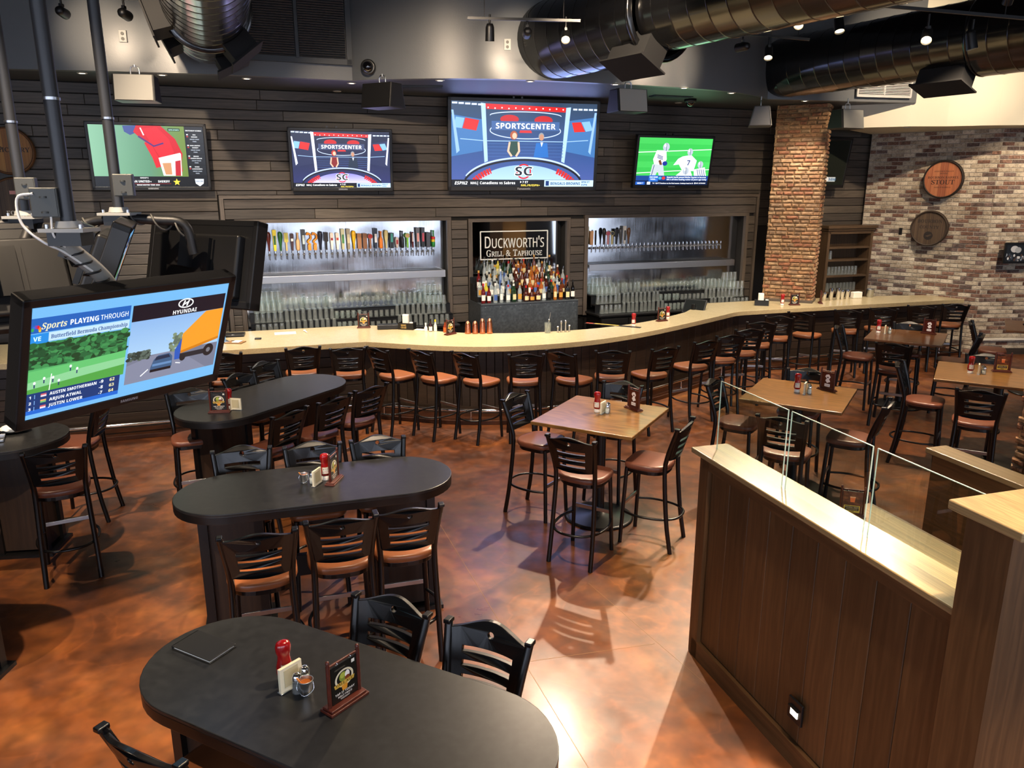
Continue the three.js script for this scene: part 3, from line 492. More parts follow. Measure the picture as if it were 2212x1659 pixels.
const soccer = print(1024, 576, (g, w, h) => {
  fillR(g, '#0b0d10', 0, 0, w, h); const bg = g.createLinearGradient(0, 0, 830, 0); bg.addColorStop(0, '#7fb08f'); bg.addColorStop(.6, '#5d8c6e'); bg.addColorStop(1, '#6b8338'); g.fillStyle = bg; g.fillRect(0, 0, 850, 478);
  poly(g, '#3a4a86', [[300, 5], [420, 0], [430, 60], [360, 90], [310, 60]]); poly(g, '#c31a22', [[420, 0], [640, 0], [760, 120], [815, 260], [800, 330], [790, 440], [720, 440], [700, 330], [600, 310], [560, 260], [540, 200], [430, 100], [390, 60]]);
  poly(g, '#e2212a', [[470, 30], [600, 10], [700, 120], [750, 300], [610, 300]]); line(g, '#d7202a', 52, [[500, 150], [560, 290], [585, 390]]); line(g, '#c31a22', 60, [[760, 200], [770, 430]]); line(g, '#5b2a6a', 16, [[430, 100], [560, 190], [650, 160]]); line(g, '#f4e3e3', 12, [[455, 20], [480, 90]]);
  poly(g, '#f4f4f4', [[590, 300], [790, 250], [800, 260], [790, 470], [620, 470]]); poly(g, '#c98f63', [[620, 350], [700, 345], [700, 460], [640, 460]]); poly(g, '#b9222c', [[740, 330], [790, 320], [780, 470], [730, 470]]);
  fillR(g, '#1d3b2a', 700, 20, 110, 26); words(g, 'ESPN SPORTS', 708, 40, 15, '#cfe');
  words(g, 'MATCHDAY SCORES', 860, 44, 16, '#fff', 'bold', 'left', 'sans-serif', 155); for (let i = 0; i < 4; i++) { const y = 70 + i * 102; fillR(g, '#15181c', 858, y - 6, 160, 92); fillR(g, '#b93030', 866, y + 18, 16, 12); fillR(g, '#ddd', 866, y, 16, 12); words(g, ['FEN', 'MAN UNITED', 'BRAGA', 'ROMA'][i], 938, y + 12, 15, '#fff', 'bold', 'center'); words(g, ['RENNES', 'SHERIFF', 'UNION BERLIN', 'LUDOGORETS'][i], 938, y + 32, 15, '#fff', 'bold', 'center'); words(g, 'GROUP STAGE', 938, y + 54, 13, '#cfd8e6', 'bold', 'center'); words(g, 'FINAL', 938, y + 74, 13, '#cfd8e6', 'bold', 'center'); }
  words(g, 'GROUP E', 440, 498, 18, '#fff', 'bold', 'center'); words(g, 'MAN UNITED', 310, 536, 28, '#fff'); words(g, 'v', 490, 534, 22, '#fff'); words(g, 'SHERIFF', 560, 536, 28, '#fff'); words(g, 'MANCHESTER TIME 3AM', 470, 566, 18, '#fff', 'bold', 'center'); fillR(g, '#b0282c', 250, 546, 430, 3);
  disc(g, '#d3481c', 265, 530, 30, 34); disc(g, '#111', 265, 530, 16, 18); { const s = []; for (let i = 0; i < 10; i++) { const a = i * .6283 - 1.571, q = i % 2 ? 16 : 36; s.push([735 + q * Math.cos(a), 532 + q * Math.sin(a)]); } poly(g, '#e8d040', s); }
  poly(g, '#dfe8f2', [[905, 500], [990, 500], [985, 545], [948, 572], [910, 545]]); words(g, 'SOCCER', 947, 530, 18, '#17284a', 'bold', 'center');
});
const golf = print(1024, 576, (g, w, h) => {
  fillR(g, '#6fb2e6', 0, 0, w, h); fillR(g, '#1a5cb0', 0, 52, 462, 74); 
  for (let i = 0; i < 6; i++) disc(g, ['#f0c020', '#f08020', '#d8202c', '#7a3fa0', '#2468c8', '#2aa050'][i], 8 + Math.cos(i * .6 - .1) * 16 + 14, 112 - Math.sin(i * .6 - .1) * 18, 6, 9);
  words(g, 'Sports', 42, 110, 44, '#f3e6b8', 'italic bold', 'left', 'serif', 112); words(g, 'PLAYING', 168, 108, 38, '#fff', 'bold', 'left', 'sans-serif', 138); words(g, 'THROUGH', 312, 108, 38, '#fff', 'normal', 'left', 'sans-serif', 142);
  fillR(g, '#b9d8f2', 78, 130, 384, 44); fillR(g, '#1e86d8', 0, 130, 78, 50); words(g, 'VE', 12, 166, 30, '#dff'); words(g, 'Butterfield Bermuda Championship', 88, 163, 27, '#1d3d78', 'bold', 'left', 'serif', 366);
  fillR(g, '#1f5a34', 0, 180, 462, 150); for (let i = 0; i < 400; i++) disc(g, ['#245f38', '#2f7a45', '#1a4a2c', '#3c8a4e', '#163d24'][i % 5], LAT[i] * 462, 185 + LAT[i + 900] * 125, 8 + LAT[i + 1800] * 14, 6 + LAT[i + 2700] * 9);
  fillR(g, '#4fa862', 0, 310, 462, 130); poly(g, '#5fba6c', [[0, 320], [200, 315], [462, 300], [462, 360], [0, 380]]); poly(g, '#86c890', [[0, 378], [250, 350], [462, 340], [462, 400], [0, 425]]); poly(g, '#4c9c44', [[0, 415], [462, 380], [462, 440], [0, 440]]);
  for (const [x, y] of [[30, 385], [72, 368], [112, 372], [190, 330], [222, 350], [140, 395]]) { line(g, '#2b3f66', 6, [[x, y], [x, y + 26]]); disc(g, '#e8e8ee', x, y, 6, 8); } line(g, '#fff', 4, [[98, 440], [104, 350]]);
  fillR(g, '#12356e', 0, 438, 445, 104); fillR(g, '#1a62c8', 0, 530, 445, 22); [['1', 'AUSTIN SMOTHERMAN', '-9', '62'], ['2', 'ARJUN ATWAL', '-8', '63'], ['3', 'JUSTIN LOWER', '-7', '64']].forEach((r, i) => { const y = 466 + i * 32; words(g, r[0], 10, y, 22, '#fff'); fillR(g, '#7fb2ea', 34, y - 18, 3, 22); fillR(g, i === 1 ? '#e8a060' : '#c85a6a', 62, y - 17, 26, 8); fillR(g, i === 1 ? '#6ab070' : '#e6d8e0', 62, y - 9, 26, 9); words(g, r[1], 102, y, 23, '#fff', 'bold', 'left', 'sans-serif', 226); words(g, r[2], 340, y - 2, 25, '#fff'); words(g, r[3], 392, y - 2, 25, '#f6e8a8'); });
  fillR(g, '#0d1220', 474, 58, 540, 90); g.strokeStyle = '#fff'; g.lineWidth = 7; g.beginPath(); g.ellipse(770, 84, 42, 24, 0, 0, 7); g.stroke(); line(g, '#fff', 9, [[752, 100], [764, 68]]); line(g, '#fff', 9, [[776, 100], [788, 68]]); line(g, '#fff', 8, [[758, 90], [782, 78]]); words(g, 'HYUNDAI', 770, 142, 32, '#fff', 'bold', 'center');
  const sk = g.createLinearGradient(0, 148, 0, 400); sk.addColorStop(0, '#86aede'); sk.addColorStop(1, '#a9cbe8'); g.fillStyle = sk; g.fillRect(474, 148, 540, 240); fillR(g, '#6f7488', 474, 360, 540, 150); poly(g, '#7d8298', [[474, 400], [640, 360], [760, 360], [960, 510], [474, 510]]);
  for (let i = 0; i < 60; i++) disc(g, ['#3d4a44', '#55645c', '#2c3833'][i % 3], 474 + LAT[i + 40] * 120, 330 + LAT[i + 140] * 45, 12, 9); for (let i = 0; i < 40; i++) disc(g, ['#5a6a5c', '#788a70'][i % 2], 712 + LAT[i + 60] * 60, 260 + LAT[i + 240] * 100, 12, 10);
  poly(g, '#e8962a', [[780, 268], [905, 150], [1014, 148], [1014, 330], [772, 380]]); poly(g, '#c87818', [[772, 374], [1014, 322], [1014, 338], [772, 390]]); poly(g, '#2b55b0', [[745, 360], [780, 290], [782, 420], [750, 420]]); fillR(g, '#23252c', 780, 388, 180, 30); disc(g, '#1c1d22', 960, 400, 34, 38); disc(g, '#6d6f78', 960, 400, 13, 15); disc(g, '#202126', 800, 415, 18, 22);
  poly(g, '#39597e', [[612, 440], [626, 395], [650, 372], [715, 370], [735, 392], [738, 450], [730, 466], [612, 468]]); poly(g, '#1d2c44', [[640, 378], [712, 376], [724, 396], [632, 400]]); fillR(g, '#5f86b4', 622, 420, 112, 14); fillR(g, '#16181e', 612, 452, 122, 16); line(g, '#fff', 6, [[560, 478], [600, 445]]); line(g, '#fff', 5, [[760, 440], [790, 448]]);
});
const badge = (s, style) => print(128, 24, (g, w, h) => { fillR(g, '#0c0c0d', 0, 0, w, h); words(g, s, 64, 18, 18, '#aeb2b8', style, 'center'); });
const samsung = std(0xffffff, .4, { map: badge('SAMSUNG', 'bold') }), panasonic = std(0xffffff, .4, { map: badge('Panasonic', 'bold') });
const standby = std(0xffffff, .15, { map: print(256, 144, (g, w, h) => { fillR(g, '#20241f', 0, 0, w, h); fillR(g, '#d6e6f4', 190, 118, 34, 15); disc(g, '#f4fbff', 190, 125, 8); words(g, 'hdmi', 198, 130, 12, '#3a6ea8'); }) });
const scr = (t, k) => new THREE.MeshStandardMaterial({ color: 0x050505, roughness: .25, emissive: 0xffffff, emissiveMap: t, emissiveIntensity: k });
function tvBody(t, w, h, bez, dep, screenMat, brand) {
  part('frame', [rbox(w, bez, dep, .008, 0, h / 2 - bez / 2, 0), rbox(w, bez * 1.25, dep, .008, 0, -h / 2 + bez * .62, 0), rbox(bez, h, dep, .008, -w / 2 + bez / 2, 0, 0), rbox(bez, h, dep, .008, w / 2 - bez / 2, 0, 0)], M.blackPlastic, t);
  part('back_cover', [box(w - .02, h - .02, dep * .7, 0, 0, -dep * .12), rbox(w * .8, h * .72, .07, .02, 0, -.02, -dep / 2 - .02), box(.03, h * .5, .02, -w * .18, 0, -dep / 2 - .06), box(.03, h * .5, .02, w * .18, 0, -dep / 2 - .06)], M.blackPlastic, t);
  const sw = w - 2 * bez, sh = h - 2.25 * bez, s = part('screen', new THREE.PlaneGeometry(sw, sh).translate(0, bez * .125, dep / 2 - .004), screenMat, t);
  if (brand) part('brand_badge', new THREE.PlaneGeometry(.13 * w, .024 * w).translate(0, -h / 2 + bez * .62, dep / 2 + .001), brand, t);
  return [sw, sh];
}
function screenLight(t, sw, sh, dep, color, k) { const L = new THREE.RectAreaLight(color, k, sw, sh); L.name = 'screen_light'; t.updateMatrixWorld(true); L.position.copy(t.localToWorld(V(0, 0, dep / 2 + .02))); L.lookAt(t.localToWorld(V(0, 0, 5))); scene.add(L); }
function wallTV(label, s, hgt, t, w, h, tilt, yaw, screenMat, brand, lc, lk, group = 'screens on the wood wall') {
  const o = thing('wall_television', label, 'television', W(s, hgt, t), 0, group); o.rotation.order = 'YXZ'; o.rotation.y = AW + R(yaw); o.rotation.x = R(tilt);
  const [a, b] = tvBody(o, w, h, .035 * w ** .5, .09, screenMat, brand);
  part('wall_bracket', [box(.5, .3, t - .1, 0, 0, -.05 - (t - .1) / 2), box(.03, .04, .04, -.2, h / 2 + .01, 0), box(.03, .04, .04, -.06, h / 2 + .01, 0)], M.black, o);
  if (lk) screenLight(o, a, b, .09, lc, lk); return o;
}
wallTV('wall screen showing a player in red, leftmost on the wood wall', -5.585, 3.54, .25, 1.56, .93, 4, 0, scr(soccer, 1.5), samsung, 0xcfe0d0, 1.2);
wallTV('smaller wall screen showing the sports studio in dark blue', -2.89, 3.53, .25, 1.56, .93, 5, -4, scr(studio(true), 1.7), samsung, 0xb8b4ff, 1.6);
wallTV('largest wall screen, showing two presenters in a sports studio', .05, 3.785, .45, 2.54, 1.44, 5, -6, scr(studio(false), 1.6), panasonic, 0xa4b4ff, 2.2);
wallTV('wall screen showing a football game on green grass', 2.9, 3.56, .4, 1.56, .9, 8, 0, scr(football, 1.6), samsung, 0xbcffc8, 1.2);
wallTV('dark switched off wall screen partly hidden by the brick column', 5.95, 3.58, .4, 1.66, .93, 9, 0, standby, samsung, 0, 0);
{ const o = thing('wall_television', 'blue lit screen added on the side wall outside the view', 'television', [13.4, 2.2, -8.2], R(-90), 'screens on the wood wall'); const [a, b] = tvBody(o, 1.6, .95, .04, .09, scr(golf, 1.6), null); }
// ---------- hanging cluster of screens ----------
function hungTV(label, pos, n, screenMat, lk, lc = 0xa8d0ff, scale = 1) {
  const o = thing('hanging_television', label, 'television', pos, 0, 'screens hung from ceiling pipes'); const z = V(...n).normalize(), x = V(0, 1, 0).cross(z).normalize(), y = z.clone().cross(x);
  o.quaternion.setFromRotationMatrix(new THREE.Matrix4().makeBasis(x, y, z));
  const [a, b] = tvBody(o, 1.11 * scale, .655 * scale, .042, .095, screenMat, lk ? samsung : null);
  part('mount_plate', [box(.36, .3, .03, 0, 0, -.13), box(.1, .22, .12, 0, .06, -.2)], M.black, o);
  if (lk) screenLight(o, a, b, .095, lc, lk); return o;
}
hungTV('large hanging screen in front, showing golf and a car advert', [-1.89, 2.36, -3.71], [.81, -.36, .46], scr(golf, 1.25), .5);
hungTV('hanging screen behind, turned away so its black back and side show', [-2.08, 2.61, -5.2], [.42, -.25, -.87], M.screenOff, 0, 0, .88);
hungTV('hanging screen seen edge on with a thin strip of blue picture', [-2.3, 2.68, -4.42], [.84, -.4, -.37], scr(golf, .8), 0, 0, .8);
hungTV('hanging screen turned away at the left frame edge', [-3.12, 2.58, -4.5], [-.62, -.4, -.7], M.screenOff, 0);
{
  const pole = (label, x, z, bot, r) => {
    const t = thing('ceiling_pole', label, 'pole', [x, bot, z], 0, 'poles holding the hanging screens');
    part('pipe', cyl(r, r, 7.2 - bot, 0, 0, 0, 16), std(0x2a2b2d, .42), t); part('flange', [box(.2, .016, .15, 0, .0, 0), cyl(.05, .06, .03, 0, .01, 0)], M.grayPaint, t);
    part('bracket', box(.15, .06, .11, 0, -.038, 0), M.black, t); for (const s of [-.075, .075]) part('bolt', cyl(.01, .01, .02, s, .006, .045, 6), M.brushed, t);
    part('pipe_band', [cyl(r + .004, r + .004, .012, 0, .55, 0, 16)], M.brushed, t); return t;
  };
  pole('thickest ceiling pole of the hanging screens, nearest the viewer', -1.99, -3.5, 2.92, .032);
  pole('ceiling pole left of the thick one, cut by the left frame edge', -2.99, -4.8, 2.93, .032);
  pole('ceiling pole right of the thick one, before the soccer screen', -2.41, -4.8, 2.95, .032);
  const pipe = (label, pts, r, m) => single('support_pipe', tube(pts, r, 30, 12), m, label, 'pipe', [0, 0, 0], 0, 'pipes of the hanging screen frame');
  const greyPipe = std(0x8d8b84, .5), blkPipe = std(0x1a1a1b, .45);
  pipe('pale cable wrapped pipe leading down to the front hanging screen', [[-2.05, 2.89, -3.52], [-2.045, 2.84, -3.56], [-2.0, 2.67, -3.76], [-1.97, 2.46, -3.86]], .04, greyPipe);
  pipe('black arched pipe from the right pole to the screen behind', [[-2.75, 2.83, -4.72], [-2.6, 2.9, -4.8], [-2.41, 2.92, -4.8], [-2.2, 2.91, -4.85], [-2.05, 2.88, -4.88], [-2.02, 2.7, -4.9]], .03, blkPipe);
  pipe('black pipe from the left pole out of the frame', [[-3.5, 2.75, -4.5], [-3.2, 2.86, -4.7], [-2.99, 2.9, -4.8], [-2.95, 2.7, -4.62]], .034, blkPipe);
  const jb = (label, x, y, z) => { const t = thing('junction_box', label, 'box', [x, y, z], .3, 'power boxes on the ceiling poles'); part('box_body', rbox(.11, .13, .07, .006), std(0x5b5c58, .5, { metalness: .4 }), t); part('cover', [rbox(.1, .12, .006, .002, 0, 0, .037), cyl(.016, .016, .008, 0, .02, .036, 12), cyl(.016, .016, .008, 0, -.045, .036, 12)], std(0x494a47, .5, { metalness: .4 }), t); };
  jb('grey outlet box on the thick pole with a white cord plugged in', -2.06, 3.04, -3.47); jb('grey outlet box on the pole at the frame edge', -2.93, 3.1, -4.76); jb('grey outlet box on the pole before the soccer screen', -2.33, 3.12, -4.74);
  const cord = (label, pts, r, m) => single('power_cord', tube(pts, r, 40, 6), m, label, 'cord', [0, 0, 0], 0, 'cords on the hanging screen frame');
  cord('white cord looping from the outlet box to the pale pipe', [[-2.08, 3.08, -3.42], [-2.16, 3.06, -3.43], [-2.15, 2.95, -3.42], [-2.08, 2.87, -3.44], [-2.04, 2.82, -3.52], [-2.0, 2.72, -3.66]], .006, M.whitePlastic);
  cord('second pale cord dropping from the outlet box', [[-2.03, 2.98, -3.44], [-2.03, 2.9, -3.44], [-2.03, 2.84, -3.52]], .005, M.whitePlastic);
  { const p = []; for (let i = 0; i <= 60; i++) { const t = i / 60, a = t * 40, c = [[-1.99, 2.76], [-1.98, 2.46]]; p.push([-2.05 + .07 * t + .046 * Math.cos(a), 2.86 - .3 * t, -3.54 - .29 * t + .046 * Math.sin(a)]); } single('power_cord', tube(p, .005, 200, 5), M.black, 'black cord wound round the pale pipe', 'cord', [0, 0, 0], 0, 'cords on the hanging screen frame'); }
  { const p = []; for (let i = 0; i <= 50; i++) { const t = i / 50, a = t * 34; p.push([-2.75 + .7 * t, 2.84 + .09 * Math.sin(t * 3.1) + .036 * Math.cos(a), -4.74 - .13 * t + .036 * Math.sin(a)]); } single('power_cord', tube(p, .006, 200, 5), std(0x55534e, .6), 'grey cord wound round the arched pipe', 'cord', [0, 0, 0], 0, 'cords on the hanging screen frame'); }
}
// ---------- behind the bar ----------
{
  const panel = (label, s0, s1) => { const t = thing('steel_backsplash', label, 'backsplash', W((s0 + s1) / 2, 0, 0), AW), n = 2, w = (s1 - s0 - .02) / n; for (let i = 0; i < n; i++) part('steel_sheet', box(w - .004, 1.7, .01, -((s1 - s0) / 2) + .01 + (i + .5) * w, 1.74, -.18, i * 3.7, i * 1.3), M.steel, t); };
  panel('polished steel wall sheet behind the long row of coloured taps', -4.46, -1.18); panel('polished steel wall sheet behind the taps mostly without handles', 1.43, 4.78);
  const shelf = (label, s0, s1) => { const t = thing('drip_shelf', label, 'shelf', W((s0 + s1) / 2, 0, 0), AW), w = s1 - s0; part('shelf_face', rbox(w, .11, .012, .004, 0, 1.71, .12), M.brushed, t); part('shelf_top', box(w, .012, .29, 0, 1.765, -.03), M.brushed, t); part('drain_grid', box(w - .1, .006, .2, 0, 1.774, -.03), M.black, t); };
  shelf('steel drip shelf below the long row of coloured taps', -4.45, -1.24); shelf('steel drip shelf below the taps mostly without handles', 1.44, 4.55);
  const stand = (label, s0, s1) => {
    const t = thing('back_bar_counter', label, 'counter', W((s0 + s1) / 2, 0, 0), AW), w = s1 - s0;
    part('step', box(w, .02, .4, 0, 1.215, .02), M.black, t); part('step', box(w, .02, .18, 0, 1.065, .3), M.black, t); part('riser', [box(w, .2, .02, 0, 1.12, .21), box(w, .16, .02, 0, .99, .38)], M.black, t);
    part('counter_top', rbox(w + .1, .035, .72, .006, 0, .91, .3), M.blackPlastic, t); part('cabinet_body', box(w, .88, .58, 0, .45, .33), M.black, t);
    const n = Math.round(w / .55); for (let i = 0; i < n; i++) { const d = part('cabinet_door', rbox(w / n - .03, .78, .02, .006, -w / 2 + (i + .5) * w / n, .46, .63), M.blackPlastic, t); part('door_panel', box(w / n - .15, .62, .01, -w / 2 + (i + .5) * w / n, .46, .642), M.black, d); }
  };
  stand('black stepped back counter holding the glasses under the coloured taps', -4.42, -1.2); stand('black stepped back counter holding the glasses beside the bottle stand', 1.45, 4.75);
}
// beer taps
{
  const faucet = merge([at(lathe([[0, 0], [.022, 0], [.022, .012], [.012, .02], [.011, .06], [.014, .062], [.014, .09], [0, .092]], 10), 0, 0, 0, Math.PI / 2), rod([0, 0, .075], [0, -.075, .085], .0085, 8), cyl(.011, .009, .03, 0, .01, .075, 8)]);
  const collar = cyl(.01, .013, .035, 0, .03, .075, 10), stub = cyl(.005, .007, .045, 0, .03, .075, 6);
  const flat = (pts, d = .026) => { const g = ext(shapeOf(pts), d, .005, 8); return g.translate(0, .065, .075 - d / 2); };
  const kinds = {
    paddle: flat([[-.014, 0], [.014, 0], [.028, .25], [.02, .27], [-.02, .27], [-.028, .25]]), wide: flat([[-.03, 0], [.03, 0], [.036, .25], [-.036, .25]]), block: flat([[-.012, 0], [.012, 0], [.014, .13], [.032, .14], [.032, .28], [-.032, .28], [-.032, .14], [-.014, .13]]),
    tall: flat([[-.018, 0], [.018, 0], [.03, .28], [.03, .33], [-.03, .33], [-.03, .28]]), short: flat([[-.012, 0], [.012, 0], [.026, .08], [.026, .15], [.01, .18], [-.01, .18], [-.026, .15], [-.026, .08]]),
    club: lathe([[0, 0], [.012, 0], [.016, .08], [.034, .2], [.036, .25], [.026, .29], [0, .3]], 12).translate(0, .065, .075), bottle: lathe([[0, 0], [.022, 0], [.03, .02], [.03, .15], [.014, .19], [.014, .26], [.018, .262], [.018, .28], [0, .28]], 12).translate(0, .065, .075),
    thin: lathe([[0, 0], [.014, 0], [.018, .1], [.018, .25], [.012, .26], [0, .26]], 10).translate(0, .065, .075),
    disk: merge([flat([[-.012, 0], [.012, 0], [.016, .17], [-.016, .17]]), at(cyl(.042, .042, .022, 0, -.011, 0, 20), 0, .265, .075, Math.PI / 2)]),
    swirl: merge([flat([[-.024, 0], [.024, 0], [.024, .09], [-.024, .09]]), tube([[.02, .15, .075], [-.02, .2, .075], [.025, .25, .075], [.02, .31, .075], [-.025, .335, .075], [-.03, .3, .075]], .016, 24, 7)]),
  };
  const strip = (w, h, y) => box(w, h, .002, 0, .065 + y, .075 + .0195);
  const list = [['slim tan', 'thin', 0xc8a06e], ['dark red round topped', 'club', 0x4a1210], ['yellow lettered', 'tall', 0xd8c832, 0x2c5a1c], ['green club shaped', 'club', 0x1d5a2a], ['cream and yellow block', 'block', 0xc8b070, 0xb0b03a], ['dark brown with white band', 'paddle', 0x3a1a12, 0xe8e4da], ['tan bottle shaped', 'bottle', 0xd0a878], ['charcoal with pale label', 'tall', 0x34383a, 0xb8c8c8], ['orange swirl on black', 'swirl', 0xe09020], ['orange swirl on mauve', 'swirl', 0xd88a1c], ['navy figure', 'club', 0x151d34], ['black block', 'block', 0x18100e], ['white with red stripe', 'paddle', 0xe6dcd4, 0x8a1c22], ['white with slim red stripe', 'paddle', 0xe8e0d6, 0xa83a34], ['pale green banded', 'tall', 0xb8b890, 0x3a7a3c], ['grey tan', 'tall', 0x8e8468, 0xc0b48c], ['yellow and black', 'club', 0xe0b020], ['light wood', 'wide', 0x9a6c44], ['wide brown wood', 'wide', 0x7a5234], ['brown with red disk', 'disk', 0x8a5a3a, 0xa02020], ['navy with red foot', 'tall', 0x16243c, 0xd8d8dc], ['orange with red cap', 'bottle', 0xd87a28], ['cream', 'club', 0xd8cc92], ['black with teal mark', 'wide', 0x12181a, 0x3a9a8c], ['short red and white', 'short', 0xc8b8b0, 0xa01c20], ['black with silver ring', 'bottle', 0x141416], ['green stem with tan disk', 'disk', 0x7ac030, 0xc8a070], ['dark red tube', 'thin', 0x5a1418, 0xd8d0cc], ['grey and pink', 'tall', 0x5a5a5e, 0xe09a94], ['black with red tip', 'tall', 0x1a1a1c, 0xb01c28], ['plain dark wood', 'wide', 0x241a14], ['striped red yellow green', 'bottle', 0x2a7a34]];
  const mk = (c, r = .4) => phy(c, r, { clearcoat: .3 });
  list.forEach(([d, k, c, c2], i) => {
    const t = thing('beer_tap', `beer tap with a ${d} handle in the long handle row`, 'tap', W(-4.13 + i * .0887, 2.075, -.175), AW, 'taps with handles in the long row');
    part('faucet', faucet, M.chrome, t); part('collar', collar, M.chrome, t); const h = part('handle', kinds[k], mk(c), t);
    if (c2) part('handle_badge', k === 'disk' ? at(cyl(.036, .036, .003, 0, 0, 0, 18), 0, .265, .088, Math.PI / 2) : strip(k === 'thin' ? .02 : .034, k === 'paddle' ? .04 : k === 'short' ? .07 : .14, k === 'paddle' ? .17 : k === 'short' ? .1 : k === 'block' ? .21 : .17), mk(c2), h);
    if (d.startsWith('striped')) [0xc82020, 0xe0c020, 0x208a34].forEach((q, j) => part('stripe', cyl(.0315, .0315, .04, 0, .2 - j * .045, .075, 12), mk(q), h));
  });
  const right = { 0: ['white label', 'tall', 0xb8b8a8], 1: ['light brown', 'wide', 0xa87c4c], 2: ['short black', 'thin', 0x161412], 4: ['black knob', 'club', 0x100f0f], 5: ['pink disk', 'disk', 0xb87a80, 0xa83a4c], 6: ['cream disk', 'disk', 0xb8b07c, 0x2c2a26], 7: ['carved black', 'block', 0x161616], 8: ['grey headed', 'club', 0x4a4c50], 9: ['black and white', 'tall', 0xd8d8d4, 0x16161a], 10: ['turned wood', 'club', 0x6a4830] };
  for (let i = 0; i < 35; i++) {
    const q = right[i], t = thing('beer_tap', q ? `chrome beer tap with a ${q[0]} handle beside the bottle niche` : `bare chrome beer tap, ${ord[i]} in the row beside the bottle niche`, 'tap', W(1.49 + i * .0845, 2.04, -.175), AW, q ? 'taps with handles beside the bottles' : 'bare taps');
    part('faucet', faucet, M.chrome, t); part('stem', q ? collar : stub, M.chrome, t);
    if (q) { const h = part('handle', kinds[q[1]], mk(q[2]), t); if (q[3] && q[1] === 'disk') part('handle_badge', at(cyl(.032, .032, .003, 0, 0, 0, 18), 0, .265, .088, Math.PI / 2), mk(q[3]), h); else if (q[3]) part('handle_badge', strip(.03, .18, .16), mk(q[3]), h); }
  }
}
// glasses
{
  const pint = lathe([[.0, .0], [.041, 0], [.044, .004], [.031, .146], [.027, .15], [0, .15]], 12), tallG = lathe([[0, 0], [.036, 0], [.037, .01], [.032, .09], [.027, .178], [.024, .185], [0, .185]], 12);
  const goblet = lathe([[.034, .16], [.041, .12], [.036, .08], [.008, .06], [.006, .03], [.012, .012], [.032, .004], [.033, 0]], 12), mug = merge([lathe([[0, 0], [.032, 0], [.032, .12], [.029, .12], [.029, .008], [0, .008]], 12).translate(-.008, 0, 0), tube([[.022, .095, 0], [.04, .09, 0], [.041, .04, 0], [.022, .03, 0]], .004, 12, 6)]);
  const small = lathe([[0, 0], [.032, 0], [.034, .05], [.03, .085], [.033, .1]], 12);
  const proto = {}; const G = { pint: [pint, 'pint glass'], tall: [tallG, 'tall glass'], goblet: [goblet, 'stemmed glass'], mug: [mug, 'glass mug'], small: [small, 'small tumbler'] };
  const put = (k, s, h, t, where, grp) => single(k === 'mug' ? 'glass_mug' : k === 'goblet' ? 'stem_glass' : k === 'small' ? 'tumbler_glass' : 'pint_glass', G[k][0], M.glass, `${G[k][1]}${where}`, 'glass', W(s, h, t), AW + rr(-.5, .5), grp);
  for (const [s0, s1, side] of [[-4.36, -1.26, 'under the coloured taps'], [1.5, 4.7, 'under the bare taps']]) {
    const w = s1 - s0, grp = 'glasses ' + side;
    for (let r = 0; r < 4; r++) {
      const h = [1.226, 1.226, 1.076, .928][r], t = [-.06, .07, .3, .48][r], rowName = ['row behind the top one', 'top row', 'middle row', 'lowest row'][r], p = r ? .088 : .092;
      let n = 0; for (let s = s0 + .04; s < s1 - .02; s += p) {
        const f = (s - s0) / w, ends = f < .13 || f > .87;
        const k = ends ? 'pint' : f < .4 || f > .72 ? 'tall' : (r < 2 ? 'goblet' : f < .55 ? 'mug' : 'small');
        if (r === 0 && !ends && rnd() < .6) continue;
        put(k, s + rr(-.006, .006), h, t + rr(-.012, .012), `, ${ord[n++]} from the left, ${rowName} ${side}`, grp);
        if (ends && r < 3 && r > 0) put('pint', s + rr(-.006, .006), h + .151, t, ` stacked on the ${ord[n - 1]} of the ${rowName} ${side}`, grp);
      }
    }
  }
}
